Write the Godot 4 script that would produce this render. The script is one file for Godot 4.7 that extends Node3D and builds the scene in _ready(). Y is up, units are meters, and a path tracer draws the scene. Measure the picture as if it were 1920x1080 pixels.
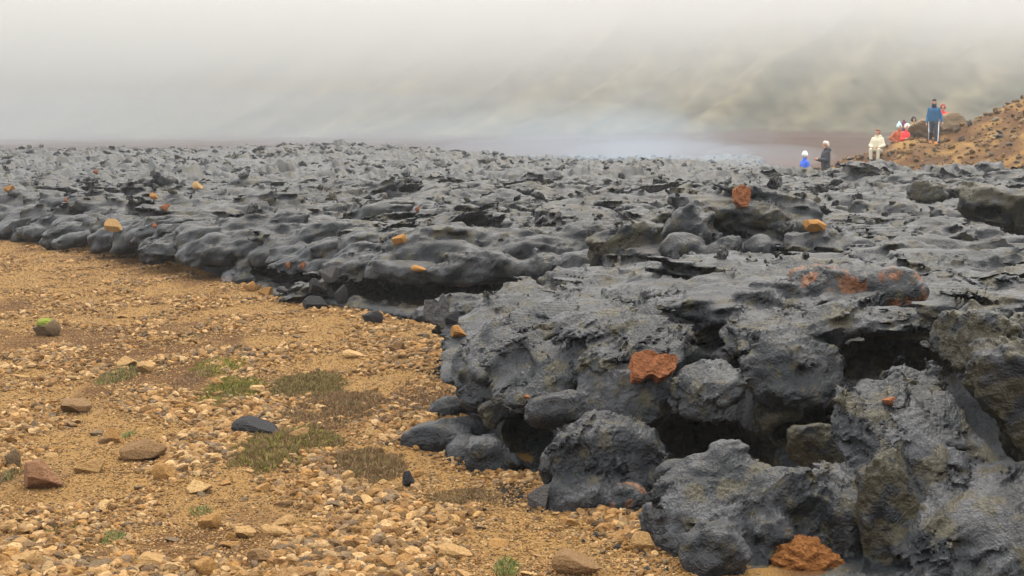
extends Node3D
# A pahoehoe lava flow that has crept over an ochre gravel slope, under low cloud.
# y is up, metres. The gravel slope lies near y = 0; the camera stands 2 m above it and looks along -z.

const EYE := 2.0
const FOCAL := 2740.0          # in pixels of a 1920 wide picture
var pitch := atan(270.0 / FOCAL)
var rng := RandomNumberGenerator.new()
var names := {}
var mat := {}
var topo := {}
var mk := Maker.new()
var tops := []          # heights of the flow, to set things down on it

# ---------------------------------------------------------------- helpers
func at(u: float, v: float, d: float) -> Vector3:
	# the point d metres ahead that lies on the sight line through a spot of the photograph
	var up := Vector3(0, cos(pitch), -sin(pitch))
	var ahead := Vector3(0, -sin(pitch), -cos(pitch))
	var r := Vector3.RIGHT * ((u - 960.0) / FOCAL) + up * ((540.0 - v) / FOCAL) + ahead
	return Vector3(0, EYE, 0) + r * (d / -r.z)

func numbered(called: String) -> String:
	var n: int = names.get(called, 0)
	names[called] = n + 1
	return called if n == 0 else "%s_%03d" % [called, n]

func tag(o: Node, label := "", category := "", group := "", kind := "") -> Node:
	if label: o.set_meta("label", label)
	if category: o.set_meta("category", category)
	if group: o.set_meta("group", group)
	if kind: o.set_meta("kind", kind)
	return o

func put(mesh: Mesh, called: String, material: Material, parent: Node = null, where := Transform3D()) -> MeshInstance3D:
	var o := MeshInstance3D.new()
	o.mesh = mesh
	o.material_override = material
	o.transform = where
	if parent == null:
		o.name = numbered(called)
		add_child(o)
	else:
		o.name = called
		parent.add_child(o, true)
	return o

func base(called: String, where: Vector3, turn := 0.0) -> Node3D:
	var o := Node3D.new()
	o.name = numbered(called)
	add_child(o)
	o.position = where
	o.rotation.y = turn
	return o

func mesh_of(v: PackedVector3Array, idx: PackedInt32Array, col := PackedColorArray(), smooth := true) -> ArrayMesh:
	var a := []
	a.resize(Mesh.ARRAY_MAX)
	a[Mesh.ARRAY_VERTEX] = v
	a[Mesh.ARRAY_INDEX] = idx
	if col.size(): a[Mesh.ARRAY_COLOR] = col
	if smooth:
		var n := PackedVector3Array()
		n.resize(v.size())
		for t in range(0, idx.size(), 3):
			var i := idx[t]
			var j := idx[t + 1]
			var k := idx[t + 2]
			var c := (v[k] - v[i]).cross(v[j] - v[i])
			n[i] += c
			n[j] += c
			n[k] += c
		for i in n.size():
			n[i] = n[i].normalized()
		a[Mesh.ARRAY_NORMAL] = n
	var m := ArrayMesh.new()
	m.add_surface_from_arrays(Mesh.PRIMITIVE_TRIANGLES, a)
	return m

func ball(n: int) -> Array:
	# directions and welded triangles of a cube blown up to a ball, n cells along each edge
	if topo.has(n): return topo[n]
	var seen := {}
	var dirs := PackedVector3Array()
	var idx := PackedInt32Array()
	for f in 6:
		var ax := f / 2
		var sg := 1 if f % 2 == 0 else -1
		var grid := PackedInt32Array()
		for j in n + 1:
			for i in n + 1:
				var c := [0, 0, 0]
				c[ax] = sg * n
				c[(ax + 1) % 3] = 2 * i - n
				c[(ax + 2) % 3] = 2 * j - n
				var key := Vector3i(c[0], c[1], c[2])
				if not seen.has(key):
					seen[key] = dirs.size()
					var t := Vector3(tan(c[0] * PI / 4 / n), tan(c[1] * PI / 4 / n), tan(c[2] * PI / 4 / n))
					dirs.append(t.normalized())
				grid.append(seen[key])
		for j in n:
			for i in n:
				var p := grid[j * (n + 1) + i]
				var q := grid[j * (n + 1) + i + 1]
				var r := grid[(j + 1) * (n + 1) + i]
				var s := grid[(j + 1) * (n + 1) + i + 1]
				if sg > 0: idx.append_array([p, r, q, q, r, s])
				else: idx.append_array([p, q, r, q, s, r])
	topo[n] = [dirs, idx]
	return topo[n]

static func fnl(kind: int, seed_: int, freq: float, oct := 1, fractal := FastNoiseLite.FRACTAL_FBM) -> FastNoiseLite:
	var f := FastNoiseLite.new()
	f.noise_type = kind
	f.seed = seed_
	f.frequency = freq
	f.fractal_type = fractal if oct > 1 else FastNoiseLite.FRACTAL_NONE
	f.fractal_octaves = oct
	return f

func noise_tex(kind: int, seed_: int, freq: float, oct: int, size: int, lo: Color, hi: Color, warp := 0.0, fractal := FastNoiseLite.FRACTAL_FBM, mid := Color(0, 0, 0, 0), gain := 0.5) -> NoiseTexture2D:
	var t := NoiseTexture2D.new()
	t.width = size
	t.height = size
	t.seamless = true
	t.seamless_blend_skirt = 0.15
	t.noise = fnl(kind, seed_, freq, oct, fractal)
	t.noise.fractal_gain = gain
	if warp > 0.0:
		t.noise.domain_warp_enabled = true
		t.noise.domain_warp_amplitude = warp
		t.noise.domain_warp_frequency = freq * 0.5
	var g := Gradient.new()
	g.set_color(0, lo)
	g.set_color(1, hi)
	if mid.a > 0: g.add_point(0.5, mid)
	t.color_ramp = g
	return t

func lin(r: float, g: float, b: float) -> Color:
	return Color(r, g, b).linear_to_srgb()

func pick(list: Array) -> Variant:
	return list[rng.randi() % list.size()]

# ---------------------------------------------------------------- shapes of the place
const GREY := Color(0.019, 0.0205, 0.024)
const PALE := Color(0.076, 0.079, 0.086)
const OLIVE := Color(0.065, 0.055, 0.032)
const RUST := Color(0.19, 0.075, 0.03)
const OCHRE := Color(0.31, 0.185, 0.066)
const RUST_SOIL := Color(0.125, 0.060, 0.022)
# where the foot of the flow lies: [distance ahead, x]
const EDGE := [[5.0, 1.25], [6.77, 0.95], [7.6, 0.72], [8.2, 0.3], [9.1, -0.05], [9.6, -0.35], [10.9, -0.45], [13.0, -0.42], [15.2, -0.45], [16.2, -0.95], [17.1, -1.6], [18.0, -2.3], [18.9, -2.9], [20.3, -3.6], [21.9, -4.4], [24.9, -6.0], [28.1, -8.0], [31.9, -11.2], [60.0, -40.0], [140.0, -120.0]]
const TOP := [[5.0, 0.02], [7.0, 0.05], [8.2, 0.10], [8.7, 0.34], [9.1, 0.58], [9.8, 0.70], [12.0, 0.72], [15.0, 0.66], [18.0, 0.58], [22.0, 0.66], [30.0, 0.78], [40.0, 0.80], [60.0, 0.80], [80.0, 0.82], [150.0, 0.86]]
const CREST := [[9.0, -0.4], [12.9, 1.38], [13.73, 1.58], [14.35, 1.83], [14.98, 2.04], [15.39, 2.13], [16.2, 2.25], [17.06, 2.56], [18.1, 3.0], [19.97, 3.81], [26.0, 6.0]]
# skins of lava: folds, lumps, roughness, olive crust, rust, boxiness, broken faces, tilt
const SKIN := {
	smooth = [0.04, 0.18, 0.012, 0.0, 0.0, 0.1, 0, 0.0], toe = [0.06, 0.26, 0.014, 0.05, 0.0, 0.2, 0, 0.1], drape = [0.13, 0.24, 0.016, 0.14, 0.0, 0.25, 0, 0.1], plate = [0.12, 0.20, 0.05, 0.3, 0.0, 0.75, 2, 0.3],
	ropy = [0.18, 0.24, 0.026, 0.30, 0.0, 0.2, 0, 0.15], frayed = [0.12, 0.24, 0.08, 0.75, 0.0, 0.3, 1, 0.4], broken = [0.03, 0.14, 0.06, 0.9, 0.0, 0.8, 3, 0.5],
	cut = [0.08, 0.20, 0.04, 0.2, 0.0, 0.1, 2, 0.2], stained = [0.06, 0.18, 0.03, 0.1, 0.66, 0.1, 0, 0.0], tinged = [0.05, 0.16, 0.02, 0.05, 0.45, 0.1, 0, 0.0],
}
const CORNER := [Vector3(0, 0, 0), Vector3(0, 1, 0), Vector3(1, 0, 0), Vector3(1, 1, 0), Vector3(0, 0, 1), Vector3(0, 1, 1), Vector3(1, 0, 1), Vector3(1, 1, 1)]
const PAIRS := [[0, 1], [2, 3], [4, 5], [6, 7], [0, 2], [1, 3], [4, 6], [5, 7], [0, 4], [1, 5], [2, 6], [3, 7]]


class Lobe:
	# one lobe of lava: an ellipsoid with lumps, folds and broken faces of its own
	var mid: Vector3
	var turn: Basis        # world to lobe
	var size: Vector3
	var fold := 0.0
	var ropes := 5.5
	var lump := 0.0
	var rough := 0.0
	var olive := 0.0
	var rust := 0.0
	var boxy := 0.0
	var tilt := 0.0
	var off: Vector3
	var grain: Basis
	var cuts := []
	var called := "toe"
	var label := ""
	var mean := 1.0

class Maker:
	# works out heights, colours and surfaces; each thread has one of its own
	var noise_a := FastNoiseLite.new()
	var noise_b := FastNoiseLite.new()
	var noise_c := FastNoiseLite.new()
	var noise_fold := FastNoiseLite.new()
	var cell_lobe := FastNoiseLite.new()
	var burnt := []          # scorched patches of soil: x, z, half sizes

	func _init() -> void:
		set_up(noise_a, 11, 3, FastNoiseLite.FRACTAL_FBM)
		set_up(noise_b, 23, 2, FastNoiseLite.FRACTAL_FBM)
		set_up(noise_c, 37, 4, FastNoiseLite.FRACTAL_FBM)
		set_up(noise_fold, 41, 3, FastNoiseLite.FRACTAL_RIDGED)
		set_up(cell_lobe, 15, 1, FastNoiseLite.FRACTAL_NONE)
		cell_lobe.noise_type = FastNoiseLite.TYPE_CELLULAR
		cell_lobe.cellular_jitter = 1.0
		cell_lobe.cellular_distance_function = FastNoiseLite.DISTANCE_EUCLIDEAN
		cell_lobe.cellular_return_type = FastNoiseLite.RETURN_DISTANCE

	func set_up(n: FastNoiseLite, seed_: int, oct: int, fractal: int) -> void:
		n.noise_type = FastNoiseLite.TYPE_SIMPLEX_SMOOTH
		n.seed = seed_
		n.frequency = 1.0
		n.fractal_type = fractal
		n.fractal_octaves = oct

	func along(list: Array, d: float) -> float:
		for k in list.size() - 1:
			if d < list[k + 1][0]:
				var t: float = clampf((d - list[k][0]) / (list[k + 1][0] - list[k][0]), 0.0, 1.0)
				return lerpf(list[k][1], list[k + 1][1], t)
		return list[-1][1]

	func ease_at(d: float) -> float:
		var slope := (along(EDGE, d + 0.2) - along(EDGE, d)) / 0.2
		return 1.0 / sqrt(1.0 + slope * slope)

	func hill_right(x: float, d: float) -> float:
		# the gravel knoll that people stand on, beyond the flow: its crest, falling off before and behind
		var crest := along(CREST, x)
		var over := d - 57.0
		var y := crest + (over * 0.2 if over < 0.0 else -over * over * 0.35 / (over + 1.0))
		return y if y > 0.0 else 0.0

	func ground_y(x: float, z: float) -> float:
		var d := -z
		var y := 0.035 * noise_a.get_noise_2d(x * 0.35, z * 0.35) + 0.014 * noise_a.get_noise_2d(x * 1.7 + 9.0, z * 1.7)
		if d < 1.0: y += 0.45 * (1.0 - d)
		if d > 30.0 and x > 4.0:
			y += hill_right(x, d) * smoothstep(34.0, 46.0, d) * (1.0 - smoothstep(75.0, 110.0, d))
		if d > 34.0:
			y += noise_a.get_noise_2d(x * 0.6, z * 0.6) * 0.12
		return y

	func soil_color(x: float, z: float) -> Color:
		var m := noise_c.get_noise_2d(x * 0.45 + 40.0, z * 0.22)
		var c := OCHRE.lerp(RUST_SOIL, smoothstep(0.04, 0.30, m))
		var p := noise_c.get_noise_2d(x * 1.3 - 20.0, z * 0.9)
		c = c.lerp(Color(0.27, 0.165, 0.07), smoothstep(0.1, 0.5, p) * 0.6)
		if z < -40.0:
			var q := noise_c.get_noise_2d(x * 0.5, z * 0.9 + x * 0.3)
			c = c.lerp(Color(0.11, 0.058, 0.03), smoothstep(-0.25, 0.2, q) * 0.9)
		for b in burnt:
			var w := Vector2((x - b[0]) / b[2], (z - b[1]) / b[3]).length() + 0.5 * noise_c.get_noise_2d(x * 4.0, z * 4.0)
			c = c.lerp(Color(0.022, 0.016, 0.012), 1.0 - smoothstep(0.78, 0.86, w + 0.25 * noise_c.get_noise_2d(x * 25.0, z * 25.0)))
		return c

	func mountain_y(x: float, d: float) -> float:
		var foot := 225.0 + clampf(60.0 - x, 0.0, 400.0) * 0.6     # the foot of the slope recedes to one side
		var t := d - foot
		var y := 0.2 + clampf((d - 112.0) / (foot - 112.0), 0.0, 1.0) * 3.0
		if t > 0.0:
			y += 0.40 * t * t / (t + 45.0)
			var run := x - d * 0.55
			y += noise_fold.get_noise_2d(run * 0.03, (x + d) * 0.004) * minf(t * 0.06, 5.0)
			y += noise_c.get_noise_2d(run * 0.02 + 7.0, (x + d) * 0.004) * minf(t * 0.07, 7.0)
		y += noise_c.get_noise_2d(x * 0.05, d * 0.05) * 0.5
		return y

	func lava_base(x: float, d: float, top: float) -> float:
		var y := top
		var side := x / d
		if d < 14.0: y += 0.24 * smoothstep(0.7, 1.9, x) * smoothstep(8.4, 9.0, d) * (1.0 - smoothstep(11.0, 14.0, d))
		if d > 12.0 and d < 18.6:
			# a hollow between the near lobe and the front behind it
			var dip := smoothstep(12.6, 14.2, d) * (1.0 - smoothstep(17.8, 18.3, d)) * (1.0 - smoothstep(0.03, 0.075, side))
			y -= dip * (y - 0.10)
		if d > 11.0 and d < 21.0:
			# a swell with an alcove in its flank
			y += 0.42 * exp(-(pow((x - 2.55) / 0.95, 2.0) + pow((d - 16.2) / 1.0, 2.0)))
			y += 0.22 * exp(-(pow((x - 5.6) / 1.1, 2.0) + pow((d - 17.5) / 1.2, 2.0)))
		if d > 38.0 and side > 0.14:
			# its further margin: a levee, then nothing before the knoll
			y += 0.36 * exp(-pow((d - 44.0) / 2.2, 2.0)) * smoothstep(0.15, 0.19, side)
			y -= (y + 0.4) * smoothstep(46.0, 48.5, d) * smoothstep(0.165, 0.185, side)
		if d > 40.0:
			# a higher ridge of older crust behind, sinking towards the knoll
			var far := smoothstep(58.0, 80.0, d) * (1.0 - smoothstep(-0.075, 0.03, side))
			y += 0.50 * far * (1.0 + 0.7 * noise_a.get_noise_2d(x * 0.07, 3.0))
			y += 0.55 * exp(-(pow((x + 12.0) / 9.0, 2.0) + pow((d - 88.0) / 14.0, 2.0)))
			y -= 0.18 * smoothstep(42.0, 50.0, d) * (1.0 - smoothstep(58.0, 66.0, d)) * (1.0 - smoothstep(-0.03, 0.05, side))
			y += 0.30 * exp(-(pow((x - 3.6) / 3.0, 2.0) + pow((d - 50.0) / 3.0, 2.0)))
		return y

	func lava_low(x: float, z: float, d: float, s: float, top: float) -> float:
		# the body of the flow without its lobes; a thin apron lies before the second front
		var apron := smoothstep(14.8, 16.0, d) * (1.0 - smoothstep(20.5, 22.5, d))
		var rise := 1.0 - exp(-maxf(s - 0.12 - apron * 0.8, 0.0) * 5.0)
		var y := maxf(lava_base(x, d, top) * rise, 0.08 * apron * smoothstep(0.0, 0.2, s)) - (0.12 if s < 0.08 else 0.0)
		var k := smoothstep(0.0, 0.5, s) * (1.0 - 0.6 * apron * (1.0 - smoothstep(0.8, 1.4, s)))
		y += k * (0.14 * noise_b.get_noise_2d(x * 0.22, z * 0.22) + 0.06 * noise_c.get_noise_2d(x * 1.0, z * 1.0) - 0.05)
		var run := x * 0.8 + z * 0.6
		y += k * 0.03 * noise_fold.get_noise_2d(run * 2.2 + noise_b.get_noise_2d(x, z) * 1.2, (x * -0.6 + z * 0.8) * 0.7)
		return y

	func lava_y(x: float, z: float) -> float:
		var d := -z
		return lava_low(x, z, d, (x - along(EDGE, d)) * ease_at(d), along(TOP, d))

	func lava_color(p: Vector3) -> Color:
		var n := noise_c.get_noise_3d(p.x * 1.1, p.y * 1.6, p.z * 1.1)
		var c := GREY.lerp(PALE, smoothstep(-0.1, 0.45, n))
		var m := noise_c.get_noise_3d(p.x * 2.2 + 50.0, p.y * 3.0, p.z * 2.2)
		return c.lerp(OLIVE, smoothstep(0.16, 0.36, m) * 0.85)

	func lobe_rough(l: Lobe, p: Vector3) -> float:
		# how far the skin stands out at p (p in units of the lobe's half sizes), in units of the mean half size
		var off := l.off
		var m := l.lump * 1.1 * noise_b.get_noise_3dv(p * 0.75 + off)
		var cl := cell_lobe.get_noise_3dv(p * 1.15 + off) + 1.0
		m += l.lump * 1.0 * (sqrt(maxf(0.0, 1.0 - cl * cl)) - 0.6)
		var g := l.grain * p
		g.x += 0.35 * noise_b.get_noise_3dv(p * 1.1 + off)
		m += l.fold * smoothstep(-0.25, 0.35, noise_b.get_noise_3dv(p * 0.9 - off)) * noise_fold.get_noise_3d(g.x * l.ropes + off.x, g.y * 0.4, g.z * 0.4)
		m += l.rough * (noise_c.get_noise_3dv(p * 3.2 + off) + 0.5 * noise_fold.get_noise_3dv(p * 5.0 + off))
		return m

	func skin_color(l: Lobe, p: Vector3) -> Color:
		var q := p / maxf(l.mean, 0.05)
		var col := GREY.lerp(PALE, smoothstep(-0.15, 0.45, noise_c.get_noise_3dv(p * 2.6 + l.off)))
		var o := l.olive
		col = col.lerp(OLIVE, clampf(smoothstep(0.30 - o * 0.7, 0.50 - o * 0.7, noise_c.get_noise_3dv(q * 1.3 - l.off)), 0.0, 0.9))
		if l.rust > 0.0: col = col.lerp(RUST, smoothstep(0.45 - l.rust * 0.6, 0.60 - l.rust * 0.6, noise_c.get_noise_3dv(q * 0.9 + l.off * 2.0)) * 0.9)
		return col

	func lava_block(x0: float, nx: int, y0: float, y1: float, d0: float, d1: float, cell: float, lobes: Array, holes: Array, blend: float, first: bool) -> Dictionary:
		var ny := int((y1 - y0) / cell) + 1
		var nz := int((d1 - d0) / cell) + 1
		var f := PackedFloat32Array()
		f.resize(nx * ny * nz)
		var own := PackedInt32Array()
		own.resize(nx * ny * nz)
		own.fill(-1)
		for kz in nz:
			var d := d0 + kz * cell
			var edge := along(EDGE, d)
			var ease_ := ease_at(d)
			var top := along(TOP, d)
			for ix in nx:
				var x := x0 + ix * cell
				var s := (x - edge) * ease_
				var h := -1.0 if s < -0.3 else lava_low(x, -d, d, s, top)
				var at_ := (kz * nx + ix) * ny
				var yy := (y0 - h) * 0.8
				for jy in ny:
					f[at_ + jy] = yy
					yy += cell * 0.8
		for li in lobes.size():
			var l: Lobe = lobes[li]
			var half := Vector3.ZERO
			for ax in 3:
				var row := l.turn.transposed()
				half[ax] = absf(row[0][ax]) * l.size.x + absf(row[1][ax]) * l.size.y + absf(row[2][ax]) * l.size.z
			half = half * 1.15 + Vector3.ONE * 0.05
			var i0 := maxi(0, int((l.mid.x - half.x - x0) / cell))
			var i1 := mini(nx - 1, int((l.mid.x + half.x - x0) / cell) + 1)
			var j0 := maxi(0, int((l.mid.y - half.y - y0) / cell))
			var j1 := mini(ny - 1, int((l.mid.y + half.y - y0) / cell) + 1)
			var k0 := maxi(0, int((-l.mid.z - half.z - d0) / cell))
			var k1 := mini(nz - 1, int((-l.mid.z + half.z - d0) / cell) + 1)
			if i0 > i1 or j0 > j1 or k0 > k1: continue
			var inv := Vector3.ONE / l.size
			var boxy := l.boxy
			var some_cuts := l.cuts.size() > 0
			var mid := l.mid
			var turn := l.turn
			var mean := l.mean
			for kz in range(k0, k1 + 1):
				for ix in range(i0, i1 + 1):
					var at_ := (kz * nx + ix) * ny
					for jy in range(j0, j1 + 1):
						if f[at_ + jy] < -0.09: continue
						var p := turn * (Vector3(x0 + ix * cell, y0 + jy * cell, -d0 - kz * cell) - mid)
						var q := p * inv
						var a := q.length()
						if a > 1.7: continue
						var dist: float = a * (a - 1.0) / maxf((q * inv).length(), 0.001)
						if boxy > 0.0:
							var w := q.abs()
							var bx := (pow(pow(w.x, 5.0) + pow(w.y, 5.0) + pow(w.z, 5.0), 0.2) - 0.92) * minf(l.size.y, minf(l.size.x, l.size.z))
							dist = lerpf(dist, bx, boxy)
						if dist > f[at_ + jy] + 0.12 + blend and dist > 0.14: continue
						if absf(dist) < 0.35 * mean: dist -= lobe_rough(l, q) * mean
						if some_cuts and dist < 0.1:
							for c in l.cuts: dist = maxf(dist, (q.dot(c[0]) - c[1]) * l.mean + 0.02 * noise_c.get_noise_3dv(p * 14.0))
						var was := f[at_ + jy]
						var h := maxf(blend - absf(was - dist), 0.0) / blend
						if dist < was: own[at_ + jy] = li
						f[at_ + jy] = minf(was, dist) - h * h * blend * 0.25
		for l: Lobe in holes:
			var reach := maxf(l.size.x, maxf(l.size.y, l.size.z)) * 1.2
			var inv := Vector3.ONE / l.size
			for kz in range(maxi(0, int((-l.mid.z - reach - d0) / cell)), mini(nz - 1, int((-l.mid.z + reach - d0) / cell) + 1) + 1):
				for ix in range(maxi(0, int((l.mid.x - reach - x0) / cell)), mini(nx - 1, int((l.mid.x + reach - x0) / cell) + 1) + 1):
					var at_ := (kz * nx + ix) * ny
					for jy in range(maxi(0, int((l.mid.y - reach - y0) / cell)), mini(ny - 1, int((l.mid.y + reach - y0) / cell) + 1) + 1):
						var p := l.turn * (Vector3(x0 + ix * cell, y0 + jy * cell, -d0 - kz * cell) - l.mid)
						var q := p * inv
						var a := q.length()
						if a > 1.5: continue
						var dist: float = -a * (a - 1.0) / maxf((q * inv).length(), 0.001)
						if dist < f[at_ + jy] - 0.1: continue
						dist += 0.25 * l.mean * noise_c.get_noise_3dv(p * 3.0 + l.off) + 0.03 * noise_fold.get_noise_3dv(p * 8.0)
						if dist > f[at_ + jy]:
							f[at_ + jy] = dist
							own[at_ + jy] = -2
		# where each column of the block crosses the surface
		var lo := PackedInt32Array()
		var hi := PackedInt32Array()
		lo.resize(nx * nz)
		hi.resize(nx * nz)
		for cidx in nx * nz:
			var at_ := cidx * ny
			var b0 := ny
			var b1 := -1
			var inside := f[at_] < 0.0
			for jy in range(1, ny):
				if (f[at_ + jy] < 0.0) != inside:
					inside = not inside
					b0 = mini(b0, jy - 1)
					b1 = jy
			if b1 < 0:
				b0 = ny if not inside else ny - 1
				b1 = -1 if not inside else ny - 1
			lo[cidx] = b0
			hi[cidx] = b1
		var crest := PackedFloat32Array()
		crest.resize(nx * nz)
		for cidx in nx * nz: crest[cidx] = y0 + (hi[cidx] - 0.5) * cell if hi[cidx] >= 0 else -9.0
		var vid := {}
		var v := PackedVector3Array()
		var vown := PackedInt32Array()
		var quads := {}
		var dj := 1
		var di := ny
		var dk := nx * ny
		for kz in nz - 1:
			for ix in nx - 1:
				var c0 := kz * nx + ix
				var j0 := mini(mini(lo[c0], lo[c0 + 1]), mini(lo[c0 + nx], lo[c0 + nx + 1]))
				var j1 := maxi(maxi(hi[c0], hi[c0 + 1]), maxi(hi[c0 + nx], hi[c0 + nx + 1]))
				if j1 < 0: continue
				for jy in range(maxi(0, j0 - 1), mini(ny - 2, j1) + 1):
					var b := c0 * ny + jy
					var a0 := f[b]
					var a1 := f[b + 1]
					var a2 := f[b + di]
					var a3 := f[b + di + 1]
					var a4 := f[b + dk]
					var a5 := f[b + dk + 1]
					var a6 := f[b + di + dk]
					var a7 := f[b + di + dk + 1]
					var neg := int(a0 < 0.0) + int(a1 < 0.0) + int(a2 < 0.0) + int(a3 < 0.0) + int(a4 < 0.0) + int(a5 < 0.0) + int(a6 < 0.0) + int(a7 < 0.0)
					if neg == 0 or neg == 8: continue
					var sum := Vector3.ZERO
					var cnt := 0
					if (a0 < 0.0) != (a1 < 0.0):
						sum += Vector3(0, a0 / (a0 - a1), 0)
						cnt += 1
					if (a2 < 0.0) != (a3 < 0.0):
						sum += Vector3(1, a2 / (a2 - a3), 0)
						cnt += 1
					if (a4 < 0.0) != (a5 < 0.0):
						sum += Vector3(0, a4 / (a4 - a5), 1)
						cnt += 1
					if (a6 < 0.0) != (a7 < 0.0):
						sum += Vector3(1, a6 / (a6 - a7), 1)
						cnt += 1
					if (a0 < 0.0) != (a2 < 0.0):
						sum += Vector3(a0 / (a0 - a2), 0, 0)
						cnt += 1
					if (a1 < 0.0) != (a3 < 0.0):
						sum += Vector3(a1 / (a1 - a3), 1, 0)
						cnt += 1
					if (a4 < 0.0) != (a6 < 0.0):
						sum += Vector3(a4 / (a4 - a6), 0, 1)
						cnt += 1
					if (a5 < 0.0) != (a7 < 0.0):
						sum += Vector3(a5 / (a5 - a7), 1, 1)
						cnt += 1
					if (a0 < 0.0) != (a4 < 0.0):
						sum += Vector3(0, 0, a0 / (a0 - a4))
						cnt += 1
					if (a1 < 0.0) != (a5 < 0.0):
						sum += Vector3(0, 1, a1 / (a1 - a5))
						cnt += 1
					if (a2 < 0.0) != (a6 < 0.0):
						sum += Vector3(1, 0, a2 / (a2 - a6))
						cnt += 1
					if (a3 < 0.0) != (a7 < 0.0):
						sum += Vector3(1, 1, a3 / (a3 - a7))
						cnt += 1
					sum /= cnt
					var best := 0
					var least := absf(a0)
					if absf(a1) < least:
						least = absf(a1)
						best = 1
					if absf(a2) < least:
						least = absf(a2)
						best = 2
					if absf(a3) < least:
						least = absf(a3)
						best = 3
					if absf(a4) < least:
						least = absf(a4)
						best = 4
					if absf(a5) < least:
						least = absf(a5)
						best = 5
					if absf(a6) < least:
						least = absf(a6)
						best = 6
					if absf(a7) < least:
						least = absf(a7)
						best = 7
					vid[b] = v.size()
					vown.append(own[b + (best & 1) + ((best >> 1) & 1) * di + (best >> 2) * dk])
					v.append(Vector3(x0 + (ix + sum.x) * cell, y0 + (jy + sum.y) * cell, -d0 - (kz + sum.z) * cell))
		var idx := PackedInt32Array()
		for b: int in vid:
			var here: bool = f[b] < 0.0
			for ax in 3:
				var st: int = [dj, di, dk][ax]
				var s1: int = [di, dk, dj][ax]
				var s2: int = [dk, dj, di][ax]
				if (f[b + st] < 0.0) == here: continue
				if ax == 1 and not first and b / ny % nx == 0: continue
				if not (vid.has(b - s1) and vid.has(b - s2) and vid.has(b - s1 - s2)): continue
				var p: int = vid[b]
				var q: int = vid[b - s1]
				var r: int = vid[b - s1 - s2]
				var s: int = vid[b - s2]
				if here:
					idx.append(p); idx.append(q); idx.append(r)
					idx.append(p); idx.append(r); idx.append(s)
				else:
					idx.append(p); idx.append(r); idx.append(q)
					idx.append(p); idx.append(s); idx.append(r)
		var nrm := PackedVector3Array()
		nrm.resize(v.size())
		for t in range(0, idx.size(), 3):
			var c := (v[idx[t + 2]] - v[idx[t]]).cross(v[idx[t + 1]] - v[idx[t]])
			nrm[idx[t]] += c
			nrm[idx[t + 1]] += c
			nrm[idx[t + 2]] += c
		# ropes, cracks and pits in the skin
		for g in v.size():
			var n := nrm[g].normalized()
			nrm[g] = n
			var p := v[g]
			var run := noise_b.get_noise_3dv(p * 1.3) * 1.6
			var way := noise_b.get_noise_3dv(p * 0.8 + Vector3(3, 7, 1)) * 3.0
			var rope := noise_fold.get_noise_3d((p.x * cos(way) + p.z * sin(way) + p.y * 0.7) * 4.5 + run, (p.z * cos(way) - p.x * sin(way)) * 0.8, p.y * 0.8 + run)
			var amount := smoothstep(-0.2, 0.5, noise_b.get_noise_3dv(p * 1.7 + Vector3(9, 0, 4)))
			v[g] = p + n * cell * (1.0 * rope * amount + 0.35 * noise_c.get_noise_3dv(p * 9.0))
		for g in v.size(): nrm[g] = Vector3.ZERO
		for t in range(0, idx.size(), 3):
			var c := (v[idx[t + 2]] - v[idx[t]]).cross(v[idx[t + 1]] - v[idx[t]])
			nrm[idx[t]] += c
			nrm[idx[t + 1]] += c
			nrm[idx[t + 2]] += c
		# hand the triangles out to their lobes
		var sets := {}
		for t in range(0, idx.size(), 3):
			var o := vown[idx[t]]
			if not sets.has(o): sets[o] = PackedInt32Array()
			sets[o].append(idx[t]); sets[o].append(idx[t + 1]); sets[o].append(idx[t + 2])
		var parts := {"crest": crest}
		for o: int in sets:
			var local := {}
			var pv := PackedVector3Array()
			var pn := PackedVector3Array()
			var pc := PackedColorArray()
			var pi := PackedInt32Array()
			for g in sets[o]:
				if not local.has(g):
					local[g] = pv.size()
					pv.append(v[g])
					pn.append(nrm[g].normalized())
					if vown[g] >= 0: pc.append(skin_color(lobes[vown[g]], v[g]))
					elif vown[g] == -2: pc.append(OLIVE.lerp(GREY, smoothstep(-0.3, 0.3, noise_c.get_noise_3dv(v[g] * 5.0))))
					else: pc.append(lava_color(v[g]))
				pi.append(local[g])
			parts[o] = [pv, pn, pc, pi]
		return parts

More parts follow.
